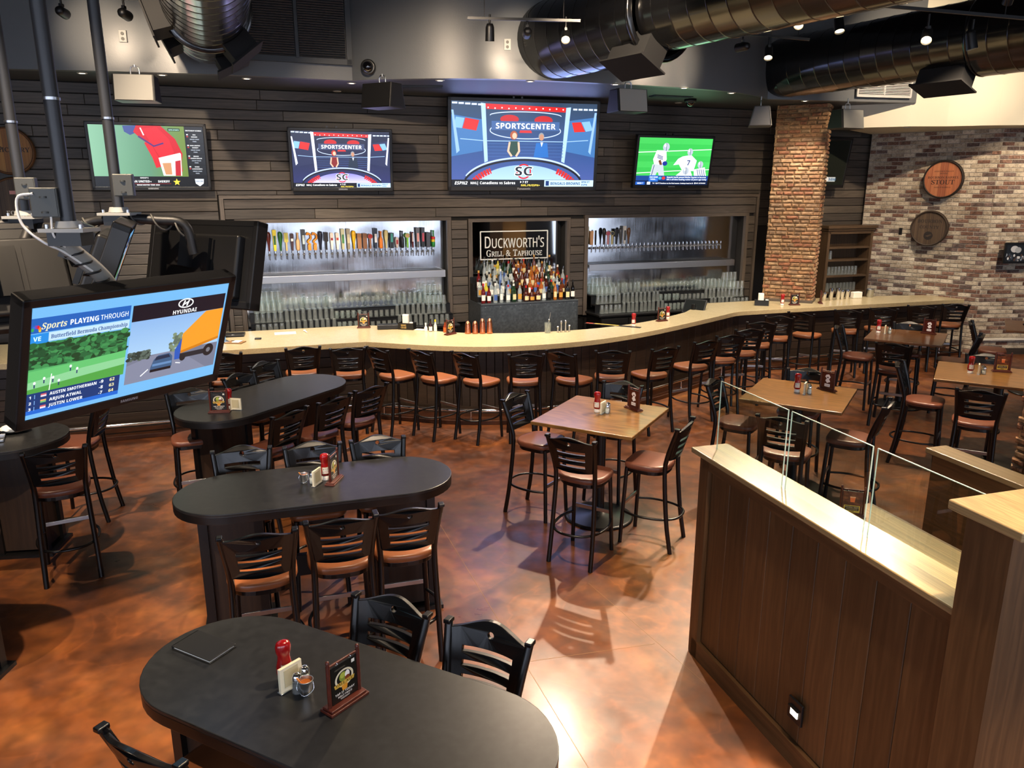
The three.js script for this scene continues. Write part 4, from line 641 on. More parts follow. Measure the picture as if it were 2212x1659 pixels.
// bottle stand with mirror and sign
{
  const b = thing('bottle_stand', 'grey metal covered stand carrying the tiers of liquor bottles', 'bottle stand', W(.06, 0, 0), AW);
  part('front_sheet', box(1.74, 1.24, .02, 0, .62, .74), M.galv, b); part('top_sheet', rbox(1.76, .02, .24, .004, 0, 1.24, .64), M.galv, b); part('side_sheet', [box(.02, 1.24, .74, -.87, .62, .38), box(.02, 1.24, .74, .87, .62, .38)], M.galv, b);
  for (let i = 0; i < 4; i++) part('tier', box(1.72, .1 + i * .1, .13, 0, 1.25 + (.1 + i * .1) / 2 - .02, .46 - i * .135), M.black, b);
  for (let i = 0; i < 7; i++) part('rivet', at(cyl(.008, .008, .004, 0, 0, 0, 8), -.8 + i * .266, 1.2, .752, Math.PI / 2), M.brushed, b);
  single('bar_mirror', box(1.72, 1.34, .012, .135, 1.87, -.185), M.mirror, 'large mirror behind the bottles and the white sign', 'mirror', W(0, 0, 0), AW);
  const body = { round: lathe([[0, 0], [.034, 0], [.037, .006], [.037, .165], [.03, .195], [.0145, .225], [.0135, .285], [0, .285]], 12), square: merge([rbox(.075, .19, .06, .014, 0, .095, 0), lathe([[.03, .185], [.014, .215], [.0135, .27], [0, .27]], 10)]), flask: merge([lathe([[0, 0], [.045, 0], [.05, .02], [.05, .09], [.038, .13], [.015, .17], [.014, .23], [0, .23]], 14)]), slim: lathe([[0, 0], [.03, 0], [.032, .006], [.031, .2], [.014, .25], [.012, .315], [0, .315]], 12) };
  const topAt = { round: .285, square: .27, flask: .23, slim: .315 }, cap = cyl(.0165, .0165, .035, 0, 0, 0, 10), pour = merge([cyl(.012, .014, .02, 0, 0, 0, 8), rod([0, .02, 0], [.012, .075, 0], .004, 6)]);
  const lab = { round: new THREE.CylinderGeometry(.0376, .0376, .085, 12, 1, true, -1.1, 2.2).translate(0, .085, 0), flask: new THREE.CylinderGeometry(.0506, .0506, .06, 12, 1, true, -.9, 1.8).translate(0, .055, 0), square: box(.06, .085, .002, 0, .08, .031), slim: new THREE.CylinderGeometry(.0326, .0316, .1, 12, 1, true, -1.1, 2.2).translate(0, .1, 0) };
  const inks = { red: 0x5a0f12, clear: 0xc6ced0, green: 0x16301c, amber: 0x5a280c, cognac: 0x3a1208, black: 0x0c0b0b, gold: 0x9a5c18, blue: 0x6f86b0, yellow: 0xb8a830, orange: 0x8f4a18 };
  const im = {}; for (const k in inks) im[k] = k === 'clear' ? phy(0xe4ecec, .06, { transmission: .75, thickness: 0 }) : phy(inks[k], .08, { clearcoat: .7, clearcoatRoughness: .05 });
  const papers = { white: std(0xe6e2d8, .7), cream: std(0xd8c894, .7), black: std(0x171514, .6), gold: std(0xc08c34, .5), blue: std(0x3c5a9a, .6) }, caps = { red: std(0xa8191c, .4), black: std(0x101010, .4), white: std(0xdad8d2, .5), gold: std(0xb88a3a, .35), steel: M.brushed };
  const rows = [
    [.66, 1.251, 'front', [['red', 'round', 'white', 'red'], ['red', 'round', 'white', 'black'], ['clear', 'round', 'blue', 'white'], ['clear', 'slim', 'white', 'black'], ['clear', 'round', 'white', 'red'], ['green', 'square', 'cream', 'white'], ['clear', 'round', 'gold', 'gold'], ['cognac', 'flask', 'cream', 'red'], ['cognac', 'flask', 'gold', 'red'], ['cognac', 'flask', 'cream', 'red'], ['clear', 'round', 'white', 'steel'], ['black', 'round', 'black', 'steel'], ['gold', 'slim', 'cream', 'black'], ['amber', 'round', 'gold', 'black'], ['black', 'square', 'cream', 'steel'], ['black', 'round', 'white', 'black']]],
    [.46, 1.332, 'second', null], [.325, 1.432, 'third', null], [.19, 1.532, 'fourth', null], [.055, 1.632, 'back', null]];
  rows.forEach(([t, h, rn, list], r) => {
    const n = list ? list.length : [0, 17, 17, 15, 13][r], span = [1.62, 1.6, 1.56, 1.36, 1.16][r], s0 = .06 - span / 2 + (r > 2 ? .04 : 0);
    for (let i = 0; i < n; i++) {
      const f = i / (n - 1), [c, k, p, cp] = list ? list[i] : [f < .25 ? pick(['clear', 'clear', 'yellow', 'red', 'clear']) : f < .4 ? pick(['clear', 'blue', 'green', 'clear']) : f < .8 ? pick(['amber', 'cognac', 'amber', 'gold', 'orange', 'cognac']) : pick(['black', 'green', 'black', 'amber', 'clear']), pick(['round', 'round', 'slim', 'square', 'flask']), pick(['white', 'white', 'cream', 'black', 'gold', 'blue']), pick(['steel', 'steel', 'black', 'red', 'white', 'gold'])];
      const o = thing('liquor_bottle', `${c} ${k} bottle with ${p} paper label, ${ord[i]} from the left in the ${rn} tier`, 'bottle', W(s0 + span * f + rr(-.008, .008), h, t + rr(-.015, .015)), AW + rr(-.25, .25), 'liquor bottles on the stand'), sc = rr(.95, 1.12); o.scale.set(1, sc, 1);
      part('glass_body', body[k], im[c], o); part('paper_label', lab[k], papers[p], o); part(cp === 'steel' ? 'pour_spout' : 'cap', cp === 'steel' ? pour : cap, caps[cp], o, [0, topAt[k] - .02, 0]);
    }
  });
}
const { FontLoader } = await import('three/addons/loaders/FontLoader.js');
const { TextGeometry } = await import('three/addons/geometries/TextGeometry.js');
{
  const fs = await new FontLoader().loadAsync('fonts/droid/droid_sans_regular.typeface.json'), fr = await new FontLoader().loadAsync('fonts/droid/droid_serif_regular.typeface.json');
  const t = thing('bar_sign', 'white framed lettering sign on the mirror above the bottles', 'sign', W(.11, 2.135, -.172), AW), wm = std(0xe9ece8, .5);
  const run = (font, bits, y, width) => { let x = 0; const gs = []; for (const [s, size] of bits) { if (s === ' ') { x += size; continue; } const g = new TextGeometry(s, { font, size, depth: .006, curveSegments: 4 }); g.computeBoundingBox(); gs.push([g, x]); x += g.boundingBox.max.x + size * .07; } const k = width / x; return gs.map(([g, o]) => g.translate(o, 0, 0).scale(k, 1, 1).translate(-width / 2, y, 0)); };
  part('frame', [box(1.26, .018, .01, 0, .24), box(1.26, .018, .01, 0, -.24), box(.018, .49, .01, -.63), box(.018, .49, .01, .63)], wm, t);
  run(fs, [['D', .2], ['UCKW', .165], ['O', .165], ['RTH', .165], ["'", .2], ['S', .165]], -.045, 1.14).forEach(g => part('lettering', g, wm, t));
  run(fr, [['G', .11], ['RILL', .085], [' ', .05], ['&', .1], [' ', .05], ['T', .11], ['APHOUSE', .085]], -.19, 1.06).forEach(g => part('lettering', g, wm, t));
}
// glass cabinet beyond the column
{
  const c = thing('glass_cabinet', 'brown wooden shelf cabinet with glasses beside the whitewashed brick', 'cabinet', W(7.08, 0, .2), AW), w = 1.08, T = (n, g) => part(n, g, M.cabinet, c);
  T('side', box(.05, 2.3, .36, -w / 2, 1.15, 0)); T('side', box(.05, 2.3, .36, w / 2, 1.15, 0)); T('back', box(w, 2.3, .02, 0, 1.15, -.17)); T('crown', [box(w + .16, .05, .46, 0, 2.36, .02), box(w + .1, .05, .42, 0, 2.315, .01)]);
  T('face_frame', [box(.06, 2.3, .03, -w / 2, 1.15, .18), box(.06, 2.3, .03, w / 2, 1.15, .18), box(w, .07, .03, 0, 2.26, .18)]);
  for (const h of [1.05, 1.38, 1.7, 1.95]) T('shelf', box(w - .04, .035, .35, 0, h, .01));
  const gl = lathe([[0, 0], [.034, 0], [.036, .008], [.03, .17], [.028, .17], [0, .165]], 12);
  for (const [h, n, row] of [[1.069, 10, 'lowest'], [1.399, 10, 'middle'], [1.719, 2, 'upper']]) for (let i = 0; i < n; i++) single('cabinet_glass', gl, M.glass, `tall glass, ${ord[i]} from the left on the ${row} filled cabinet shelf`, 'glass', W(6.63 + i * .085, h, .28), AW, 'glasses in the wooden cabinet');
}
// ---------- overhead ----------
function duct(name, label, p, dir, segs, group, regs = []) {
  const d = V(dir[0], 0, dir[1]).normalize(), t = thing(name, label, 'duct', p, 0, group); t.quaternion.setFromUnitVectors(V(0, 1, 0), d);
  let y = 0;
  segs.forEach(([len, r], i) => {
    const pts = [], n = Math.round(len / .26); for (let k = 0; k < n; k++) { const a = y + k * len / n; pts.push([r, a], [r, a + len / n - .02], [r + .004, a + len / n - .013], [r + .004, a + len / n - .006]); } pts.push([r, y + len]);
    part('spiral_pipe', lathe(pts, 40), M.duct, t); part('flange', lathe([[r - .02, y + len - .06], [r + .035, y + len - .06], [r + .045, y + len - .03], [r + .035, y + len], [r - .02, y + len]], 40), M.duct, t); y += len;
  });
  for (const [a, ang, r] of regs) { const g = new THREE.Group(); g.name = 'register'; g.position.y = a; g.rotation.y = ang; t.add(g); part('boot', box(.34, .62, .3, r + .08, 0, 0), M.matte, g); part('damper_face', box(.02, .72, .42, r + .26, 0, 0), M.matte, g); }
  return t;
}
duct('air_duct', 'glossy black round duct over the middle of the bar', [.42, 5.05, -11.4], [.55, .83], [[2.35, .5], [3.6, .43], [3.2, .43]], 'round black ducts', [[2.2, -Math.PI / 2 + .1, .42]]);
duct('air_duct', 'black round duct reaching the far right corner', [4.3, 5.02, -13.75], [.516, .857], [[3.6, .46], [.75, .5], [5, .42]], 'round black ducts', [[3.2, -Math.PI / 2 + .2, .4]]);
duct('air_duct', 'black round duct above the hanging screen poles', [-4.0, 5.02, -10.9], [.342, .94], [[.9, .36], [1.1, .44], [5, .44]], 'round black ducts', [[1.1, -2.35, .3], [1.1, -.75, .3], [1.9, -2.5, .36], [1.9, -.55, .36]]);
// air grilles
{
  const v = thing('return_grille', 'large dark louvred return air grille on the bulkhead', 'vent', [-2.83, 5.17, -10.83], R(20.7));
  part('grille_frame', [box(1.42, .07, .04, 0, .42, 0), box(1.42, .07, .04, 0, -.42, 0), box(.07, .9, .04, -.68, 0, 0), box(.07, .9, .04, .68, 0, 0), box(.04, .8, .05, 0, 0, .005)], M.grille, v); part('grille_back', box(1.32, .8, .01, 0, 0, -.02), M.black, v);
  const sl = box(.6, .016, .024); sl.rotateX(.5); for (const s of [-.33, .33]) for (let i = 0; i < 26; i++) part('louvre', sl, M.grille, v, [s, -.37 + i * .0296, .005]);
  const w = thing('supply_grille', 'white louvred supply grille below the right duct', 'vent', [6.3, 4.76, -13.74], R(12)); part('grille_frame', [box(1.04, .03, .03, 0, .15, 0), box(1.04, .03, .03, 0, -.15, 0), box(.03, .3, .03, -.51, 0, 0), box(.03, .3, .03, .51, 0, 0), box(.02, .3, .03, 0, 0, 0)], M.whiteGrille, w); part('grille_back', box(1, .3, .005, 0, 0, -.012), M.black, w);
  const s2 = box(.48, .012, .02); for (const s of [-.25, .25]) for (let i = 0; i < 11; i++) part('louvre', s2, M.whiteGrille, w, [s, -.125 + i * .025, .004]);
  const lin = (label, x, z, a) => { const t = thing('slot_diffuser', label, 'vent', [x, 4.528, z], a, 'slot diffusers in the soffit'); part('slot_frame', box(.7, .012, .2), M.black, t); for (let i = 0; i < 4; i++) part('slot_vane', box(.66, .01, .02, 0, -.01, -.07 + i * .045), M.grille, t); };
  lin('black slot diffuser in the soffit beside the black speaker', -1.35, -11.75, R(5)); lin('black slot diffuser in the soffit above the football screen', 2.55, -13.0, R(20));
}
// track lights; every lit head is a glowing lens and a spot of the same colour
function trackHead(label, p, aim, on, power = trackPower, ang = 26) {
  const t = thing('track_light', label, 'light', p, 0, 'track light heads'), a = V(...aim).sub(V(...p)).normalize();
  part('stem', cyl(.012, .012, .12, 0, .08, 0, 8), M.black, t); part('yoke', box(.03, .03, .06, 0, .07, 0), M.black, t);
  const h = new THREE.Group(); h.name = 'lamp_head'; h.quaternion.setFromUnitVectors(V(0, -1, 0), a); t.add(h);
  part('can', lathe([[0, .1], [.035, .1], [.05, .06], [.055, -.09], [.05, -.09], [.045, -.05], [0, -.05]], 18), M.blackPlastic, h);
  part('lens', cyl(.044, .044, .008, 0, -.075, 0, 18), on ? glow(0xffe3b0, 22) : M.screenOff, h);
  if (on) { const L = new THREE.SpotLight(WARM, power, 0, R(ang), .6, 2); L.name = 'track_beam'; L.position.set(...V(...p).addScaledVector(a, .1).toArray()); L.target.position.set(...aim); L.shadow.radius = 2.2; L.castShadow = true; scene.add(L, L.target); }
}
function track(label, a, b) {
  const t = thing('light_track', label, 'light track', a, 0, 'ceiling light tracks'), d = V(...b).sub(V(...a)), l = d.length(); const m = part('track_bar', box(l, .03, .03, l / 2, 0, 0), M.black, t); m.quaternion.setFromUnitVectors(V(1, 0, 0), d.clone().normalize());
  for (const k of [.15, .85]) part('hanger', cyl(.005, .005, 7.2 - a[1] - d.y * k, d.x * k, d.y * k, d.z * k, 6), M.black, t);
}
track('light track in front of the curved bulkhead', [-.52, 5.03, -9.7], [.8, 5.0, -9.7]); track('light track between the two right ducts', [2.8, 5.02, -10.5], [3.75, 4.92, -10.4]); track('long light track under the right duct', [3.3, 4.97, -8.6], [5.3, 4.76, -8.4]); track('light track nearest the middle duct', [2.8, 5.1, -9.05], [4.1, 5.02, -8.95]);
trackHead('lit track head aimed down at the curved bar', [-.26, 4.87, -9.7], [-.35, 1.0, -10.3], true);
trackHead('track head turned to the bulkhead between two lit ones', [.18, 4.88, -9.75], [.1, 4.86, -11], true, 9, 30);
trackHead('track head turned to the bulkhead beside the thick pole', [-4.92, 4.97, -9.1], [-5.1, 4.93, -10.3], true, 7, 32);
trackHead('track head turned to the bulkhead beside the thin pole', [-4.24, 4.95, -9.1], [-4.3, 4.9, -10.4], true, 6, 32);
track('light track above the hanging poles', [-5.3, 5.13, -9.1], [-3.9, 5.1, -9.1]);
trackHead('bright track head facing the room beside the middle duct', [.63, 4.84, -9.7], [.3, 0, -4.3], true, 110, 34);
trackHead('bright track head below the short track by the right duct', [3.26, 4.78, -10.45], [2.6, .5, -8.0], true);
trackHead('turned away track head at the end of the short track', [2.94, 4.85, -10.5], [2.2, 4.85, -11.75], true, 12, 30);
trackHead('upper bright track head near the middle duct', [3.12, 4.86, -9.0], [.4, 0, -3.4], true, 130, 30);
trackHead('track head with raised barn door near the middle duct', [3.55, 4.83, -9.0], [3.6, 1, -7.4], true);
trackHead('brightest track head in front of the right duct', [4.27, 4.63, -8.5], [2.2, .3, -4.6], true);
trackHead('rightmost track head in front of the right duct', [4.73, 4.58, -8.5], [5.5, 1, -8.2], true);
// added heads, unseen out of the frame, put in to light the fronts seen here
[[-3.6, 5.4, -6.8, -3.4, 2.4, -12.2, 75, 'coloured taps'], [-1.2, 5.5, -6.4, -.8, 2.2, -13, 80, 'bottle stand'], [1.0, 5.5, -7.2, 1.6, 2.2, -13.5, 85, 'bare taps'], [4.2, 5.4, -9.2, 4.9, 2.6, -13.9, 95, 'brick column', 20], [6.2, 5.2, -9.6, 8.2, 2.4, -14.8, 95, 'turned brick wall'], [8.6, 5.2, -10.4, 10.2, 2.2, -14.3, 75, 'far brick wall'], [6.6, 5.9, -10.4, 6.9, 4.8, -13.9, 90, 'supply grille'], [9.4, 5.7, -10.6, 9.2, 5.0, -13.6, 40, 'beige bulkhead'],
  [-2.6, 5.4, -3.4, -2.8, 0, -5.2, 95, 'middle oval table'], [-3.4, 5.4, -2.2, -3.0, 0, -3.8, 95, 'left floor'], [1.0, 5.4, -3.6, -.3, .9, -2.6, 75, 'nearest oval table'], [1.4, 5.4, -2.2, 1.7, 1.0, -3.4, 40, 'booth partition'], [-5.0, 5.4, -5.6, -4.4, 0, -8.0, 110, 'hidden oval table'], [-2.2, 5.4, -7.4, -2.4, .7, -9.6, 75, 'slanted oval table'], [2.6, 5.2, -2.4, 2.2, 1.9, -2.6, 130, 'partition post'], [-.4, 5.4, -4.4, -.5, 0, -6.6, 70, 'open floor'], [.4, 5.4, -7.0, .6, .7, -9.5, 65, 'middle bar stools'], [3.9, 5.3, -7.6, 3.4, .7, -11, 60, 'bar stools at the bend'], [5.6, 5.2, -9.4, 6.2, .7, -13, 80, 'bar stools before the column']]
  .forEach((q, i) => trackHead(`added track head hung out of view above the ${q[7]}`, q.slice(0, 3), q.slice(3, 6), true, q[6], q[8] || 30));
// recessed downlights
[[-5.48, -10.41], [-4.53, -10.57], [-3.55, -10.91], [-2.24, -11.37], [-.98, -11.09], [.25, -11.18], [1.46, -11.5], [2.52, -11.9], [3.38, -12.5], [4.92, -13.6], [-2.65, -12.3, 1], [2.86, -13.9, 1]].forEach(([x, z, off], i) => {
  const t = thing('downlight', off ? ['unlit recessed light above the dark studio screen', 'unlit recessed light above the football screen'][i - 10] : `${ord[i]} lit recessed light along the soffit edge from the hanging poles side`, 'light', [x, 4.53, z], 0, 'recessed lights in the soffit');
  part('trim_ring', lathe([[.04, .004], [.06, .004], [.065, -.004], [.05, -.012], [.04, -.008]], 20), off ? M.grayPaint : std(0xb8b4a8, .4), t); part('lens', cyl(.042, .042, .006, 0, -.006, 0, 18), off ? std(0x8a8a8c, .5) : glow(0xfff0d8, 9), t);
  if (!off) { const L = new THREE.SpotLight(WHITE, downPower, 0, R(48), .7, 2); L.name = 'downlight_beam'; L.position.set(x, 4.5, z); L.target.position.set(x, 0, z); L.shadow.radius = 2; L.castShadow = true; scene.add(L, L.target); }
});
{ const t = thing('downlight', 'lit recessed light under the beige bulkhead above the brick', 'light', [6.98, 4.15, -14.2], 0, 'recessed lights in the soffit'); part('trim_ring', lathe([[.04, .004], [.06, .004], [.065, -.004], [.05, -.012], [.04, -.008]], 20), M.grayPaint, t); part('lens', cyl(.042, .042, .006, 0, -.006, 0, 18), glow(0xfff0d8, 9), t); const L = new THREE.SpotLight(WHITE, downPower, 0, R(48), .7, 2); L.name = 'downlight_beam'; L.position.set(6.98, 4.12, -14.2); L.target.position.set(7.0, 0, -14.2); scene.add(L, L.target); }
// speakers
{
  const wedge = ext(shapeOf([[-.17, -.15], [.17, -.15], [.12, .15], [-.1, .15]]), .44, .015); wedge.translate(0, 0, -.22); wedge.rotateY(-Math.PI / 2);   // profile in z-y, wide in x
  const spk = (label, p, yaw, m, gm) => { const t = thing('ceiling_speaker', label, 'speaker', p, R(yaw), 'hanging speakers'); part('cabinet', wedge, m, t); const g = part('grille', box(.42, .29, .008, 0, 0, 0), gm, t, [0, .0, .155]); g.rotation.x = -.17; part('bracket', [tube([[-.05, .15, 0], [-.04, .24, 0], [.04, .24, 0], [.05, .15, 0]], .008, 12, 6), cyl(.01, .01, Math.max(.02, 4.53 - p[1] - .24), 0, .24, 0, 6)], M.brushed, t); };
  spk('white faced hanging speaker beside the thin pole above the soccer screen', [-4.5, 4.26, -9.75], 12, M.speakerBlack, M.speakerWhite);
  spk('all black hanging speaker between the studio screens', [-1.67, 4.26, -10.5], -28, M.speakerBlack, M.speakerBlack);
  spk('white faced hanging speaker at the corner of the largest screen', [1.6, 4.27, -11.2], 22, M.speakerBlack, M.speakerWhite);
  spk('grey hanging speaker seen from its side before the brick column', [4.0, 4.22, -13.0], 75, M.speakerGrey, M.speakerWhite);
  spk('white faced hanging speaker right of the brick column top', [5.5, 4.2, -13.25], 22, M.speakerBlack, M.speakerWhite);
}
// dome cameras, outlets
{
  const cam = (label, p, yaw, tilt) => { const t = thing('dome_camera', label, 'camera', p, R(yaw), 'dome cameras'); const g = new THREE.Group(); g.name = 'housing'; g.rotation.x = R(tilt); t.add(g); part('base', lathe([[0, 0], [.1, 0], [.1, .03], [.085, .05], [0, .05]], 24), M.blackPlastic, g); part('dome', new THREE.SphereGeometry(.075, 20, 10, 0, 6.2832, 0, Math.PI / 2).translate(0, .04, 0), phy(0x08080a, .06, { clearcoat: 1 }), g); };
  cam('dome camera on the dark bulkhead beside the return grille', [-1.93, 4.68, -11.0], 0, 90); cam('dome camera under the soffit above the football screen', [2.95, 4.53, -13.4], 0, 180);
  const out = (label, p, yaw) => { const t = thing('wall_outlet', label, 'outlet', p, R(yaw), 'outlets on the bulkhead'); part('plate', rbox(.09, .14, .012, .004), M.grayPaint, t); for (const y of [.03, -.03]) part('socket', at(cyl(.02, .02, .006, 0, 0, 0, 14), 0, y, .006, Math.PI / 2), std(0x55544f, .6), t); };
  out('wall outlet on the bulkhead beside the hanging poles', [-4.85, 4.94, -10.29], 12); out('wall outlet on the bulkhead below the front light track', [-.06, 4.96, -10.98], -2); out('wall outlet on the bulkhead half behind the middle duct', [2.12, 4.93, -11.7], 22);
  single('black_outlet', rbox(.06, .13, .02, .004), M.black, 'small black outlet on the whitewashed brick beside the cabinet', 'outlet', [7.73, 2.28, -15.47], R(-43.8));
}
// barrel heads and picture
{
  const head = (w, pr) => print(512, 512, (g) => { const c = { tan: ['#a9764a', '#b98658', '#9a6538', '#b07c4c'], red: ['#9c5a3a', '#aa6844', '#8c4c30', '#a6603c'], dark: ['#3c2c1e', '#423222', '#382818', '#3e2e1e'], gold: ['#8a5a22', '#9a6a2c', '#7a4c1a', '#8f6024'] }[w]; for (let i = 0; i < 5; i++) { fillR(g, c[i % 4], i * 103, 0, 102, 512); for (let k = 0; k < 40; k++) { g.globalAlpha = .12; fillR(g, k % 2 ? '#2a1608' : '#e0b888', i * 103 + LAT[i * 40 + k] * 100, 0, 1 + LAT[k] * 2, 512); } g.globalAlpha = 1; fillR(g, '#1c0f08', i * 103 + 101, 0, 2, 512); } pr(g); });
  const barrel = (label, p, yaw, r, t, hoop) => { const o = thing('barrel_head', label, 'barrel head', p, R(yaw), 'barrel heads on the walls'); const dg = new THREE.CircleGeometry(r * .94, 40).translate(0, 0, .05); part('head_boards', dg, std(0xffffff, .6, { map: t }), o); part('back_disc', at(cyl(r * .96, r * .96, .045, 0, 0, 0, 40), 0, 0, .0, Math.PI / 2), M.cabinet, o); const g = lathe([[r * .93, -.02], [r, -.02], [r * 1.03, .02], [r * 1.0, .075], [r * .93, .075], [r * .93, .04]], 44); g.rotateX(Math.PI / 2); part('rim', g, hoop, o); };
  const dk = std(0x1c130d, .6), wd = std(0x6a4626, .6, { map: grainTex });
  barrel('reddish barrel head with a dark rim on the turned brick wall', [8.15, 3.27, -14.92], -43.8, .345, head('red', g => { words(g, 'ANDERSON VALLEY', 256, 150, 26, '#2c120a', 'bold', 'center', 'serif'); words(g, 'BREWING', 256, 180, 22, '#2c120a', 'bold', 'center', 'serif'); words(g, 'BOURBON BARREL', 256, 245, 44, '#2c120a', 'bold', 'center', 'serif'); words(g, 'STOUT', 256, 330, 92, '#2c120a', 'bold', 'center', 'serif'); words(g, 'AGED IN BARRELS', 256, 380, 24, '#2c120a', 'bold', 'center', 'serif'); }), dk);
  barrel('dark barrel head below the reddish one on the turned brick wall', [8.05, 2.36, -15.0], -43.8, .33, head('dark', g => { words(g, 'BOURBON', 256, 170, 70, '#150c06', 'bold', 'center', 'serif'); words(g, 'COUNTY', 256, 260, 66, '#150c06', 'bold', 'center', 'serif'); disc(g, '#150c06', 256, 370, 66); poly(g, '#3c2c1e', [[210, 375], [290, 345], [305, 360], [250, 390]]); }), std(0x33261a, .7));
  barrel('upper golden barrel head at the left frame edge', W(-7.35, 3.6, .06), 20, .31, head('gold', g => { words(g, 'OLD', 120, 250, 66, '#1c1008', 'bold', 'center', 'serif'); words(g, 'HICKORY', 300, 270, 74, '#1c1008', 'bold', 'center', 'serif'); }), wd);
  barrel('lower dark barrel head with a figure and wooden rim at the left edge', W(-7.35, 2.92, .06), 20, .33, head('dark', g => { fillR(g, '#c88a84', 200, 130, 70, 40); poly(g, '#b9b2a6', [[300, 170], [350, 150], [360, 220], [330, 300], [270, 290], [300, 240]]); words(g, 'FOOTHILLS', 330, 400, 64, '#d8d2c4', 'bold', 'center', 'serif'); }), wd);
  const pf = thing('framed_picture', 'small black framed photograph on the far brick wall', 'picture', [9.32, 1.95, -14.24], R(3)); part('frame', [box(.5, .04, .03, 0, .17, 0), box(.5, .04, .03, 0, -.17, 0), box(.04, .36, .03, -.24, 0, 0), box(.04, .36, .03, .24, 0, 0)], M.black, pf);
  part('photo', new THREE.PlaneGeometry(.46, .32).translate(0, 0, .004), std(0xffffff, .3, { map: print(256, 180, g => { fillR(g, '#1c2128', 0, 0, 256, 180); disc(g, '#b8bcc0', 90, 50, 40, 34); disc(g, '#9aa0a6', 130, 60, 34, 30); for (let i = 0; i < 30; i++) disc(g, ['#8a93a0', '#3a4350', '#c8ccd0', '#4a3a34'][i % 4], LAT[i] * 256, 100 + LAT[i + 90] * 70, 10, 14); }) }), pf);
}
// ---------- things on the tables and the bar ----------
const beerAd = print(256, 384, g => { fillR(g, '#15130f', 0, 0, 256, 384); fillR(g, '#dcd8cc', 206, 18, 32, 36); words(g, 'SEASONAL', 90, 50, 22, '#6a6458', 'bold', 'center'); disc(g, '#e6dcc4', 128, 160, 92); disc(g, '#15130f', 128, 160, 74); g.strokeStyle = '#c8b878'; g.lineWidth = 4; g.beginPath(); g.arc(128, 160, 83, 0, 7); g.stroke(); disc(g, '#7d8a34', 120, 145, 42, 50); disc(g, '#a8b048', 112, 130, 24, 30); disc(g, '#e8e4dc', 160, 140, 24, 40); disc(g, '#7a3a1c', 160, 175, 26, 24); poly(g, '#c8a040', [[24, 196], [232, 186], [222, 226], [34, 238]]); words(g, 'FALL ALE', 128, 222, 34, '#1c1408', 'bold', 'center', 'serif'); poly(g, '#d8902c', [[96, 236], [160, 232], [150, 290], [106, 292]]); words(g, 'TAP IT TODAY', 128, 316, 30, '#efe9dc', 'bold', 'center'); words(g, 'HALF PRICE', 128, 348, 26, '#efe9dc', 'bold', 'center'); words(g, 'TUESDAY', 128, 374, 22, '#efe9dc', 'bold', 'center'); });
const drinkAd = print(256, 384, g => { fillR(g, '#5a2c1c', 0, 0, 256, 384); for (let i = 0; i < 40; i++) { g.globalAlpha = .3; disc(g, ['#8a4a2c', '#3a1a10', '#a86a3c'][i % 3], LAT[i] * 256, LAT[i + 70] * 240, 30, 22); } g.globalAlpha = 1; poly(g, '#e8743c', [[92, 90], [166, 90], [156, 190], [102, 190]]); poly(g, '#f0b088', [[92, 90], [166, 90], [164, 112], [94, 112]]); fillR(g, '#e0c04c', 24, 250, 208, 124); fillR(g, '#2c1810', 36, 262, 184, 80); words(g, 'Whiskey Apple', 128, 290, 24, '#e8d8a8', 'bold', 'center', 'serif'); for (let i = 0; i < 3; i++) fillR(g, '#a89468', 52, 302 + i * 12, 152, 5); fillR(g, '#2c1810', 98, 352, 60, 12); });
const figureAd = print(256, 384, g => { fillR(g, '#4a1a12', 0, 0, 256, 384); poly(g, '#f0ece8', [[90, 60], [150, 40], [190, 100], [160, 160], [190, 220], [120, 260], [80, 200], [110, 150], [70, 110]]); disc(g, '#4a1a12', 130, 120, 18); fillR(g, '#f0ece8', 70, 280, 120, 70); words(g, 'SPECIALS', 130, 325, 22, '#4a1a12', 'bold', 'center'); });
const adMat = { beer: std(0xffffff, .3, { map: beerAd }), drink: std(0xffffff, .3, { map: drinkAd }), figure: std(0xffffff, .3, { map: figureAd }) };
const standG = { base: merge([rbox(.2, .012, .075, .003, 0, .006, 0), rbox(.185, .01, .06, .003, 0, .017, 0)]), postL: lathe([[0, 0], [.009, 0], [.009, .19], [.006, .195], [.009, .202], [.007, .212], [0, .214]], 10).translate(-.078, .02, 0), postR: null, bar: rod([-.078, .205, 0], [.078, .205, 0], .0055, 8), panel: box(.136, .168, .006, 0, .108, 0), face: new THREE.PlaneGeometry(.134, .166).translate(0, .108, .0035), back: new THREE.PlaneGeometry(.134, .166).rotateY(Math.PI).translate(0, .108, -.0035) };
standG.postR = standG.postL.clone().translate(.156, 0, 0);
const ringG = merge([-.035, .035].map(x => new THREE.TorusGeometry(.0085, .0014, 6, 14).rotateY(Math.PI / 2).translate(x, .2, 0)));
function menuStand(label, x, y, z, deg, ad = 'beer') {
  const t = thing('menu_stand', label, 'menu stand', [x, y, z], R(deg), 'wooden menu stands');
  part('base', standG.base, M.mahogany, t); part('post', standG.postL, M.mahogany, t); part('post', standG.postR, M.mahogany, t); part('top_bar', standG.bar, M.mahogany, t); part('ring', ringG, M.chrome, t);
  const p = part('card_panel', standG.panel, M.black, t); part('front_print', standG.face, adMat[ad], p); part('back_print', standG.back, adMat[ad], p);
}
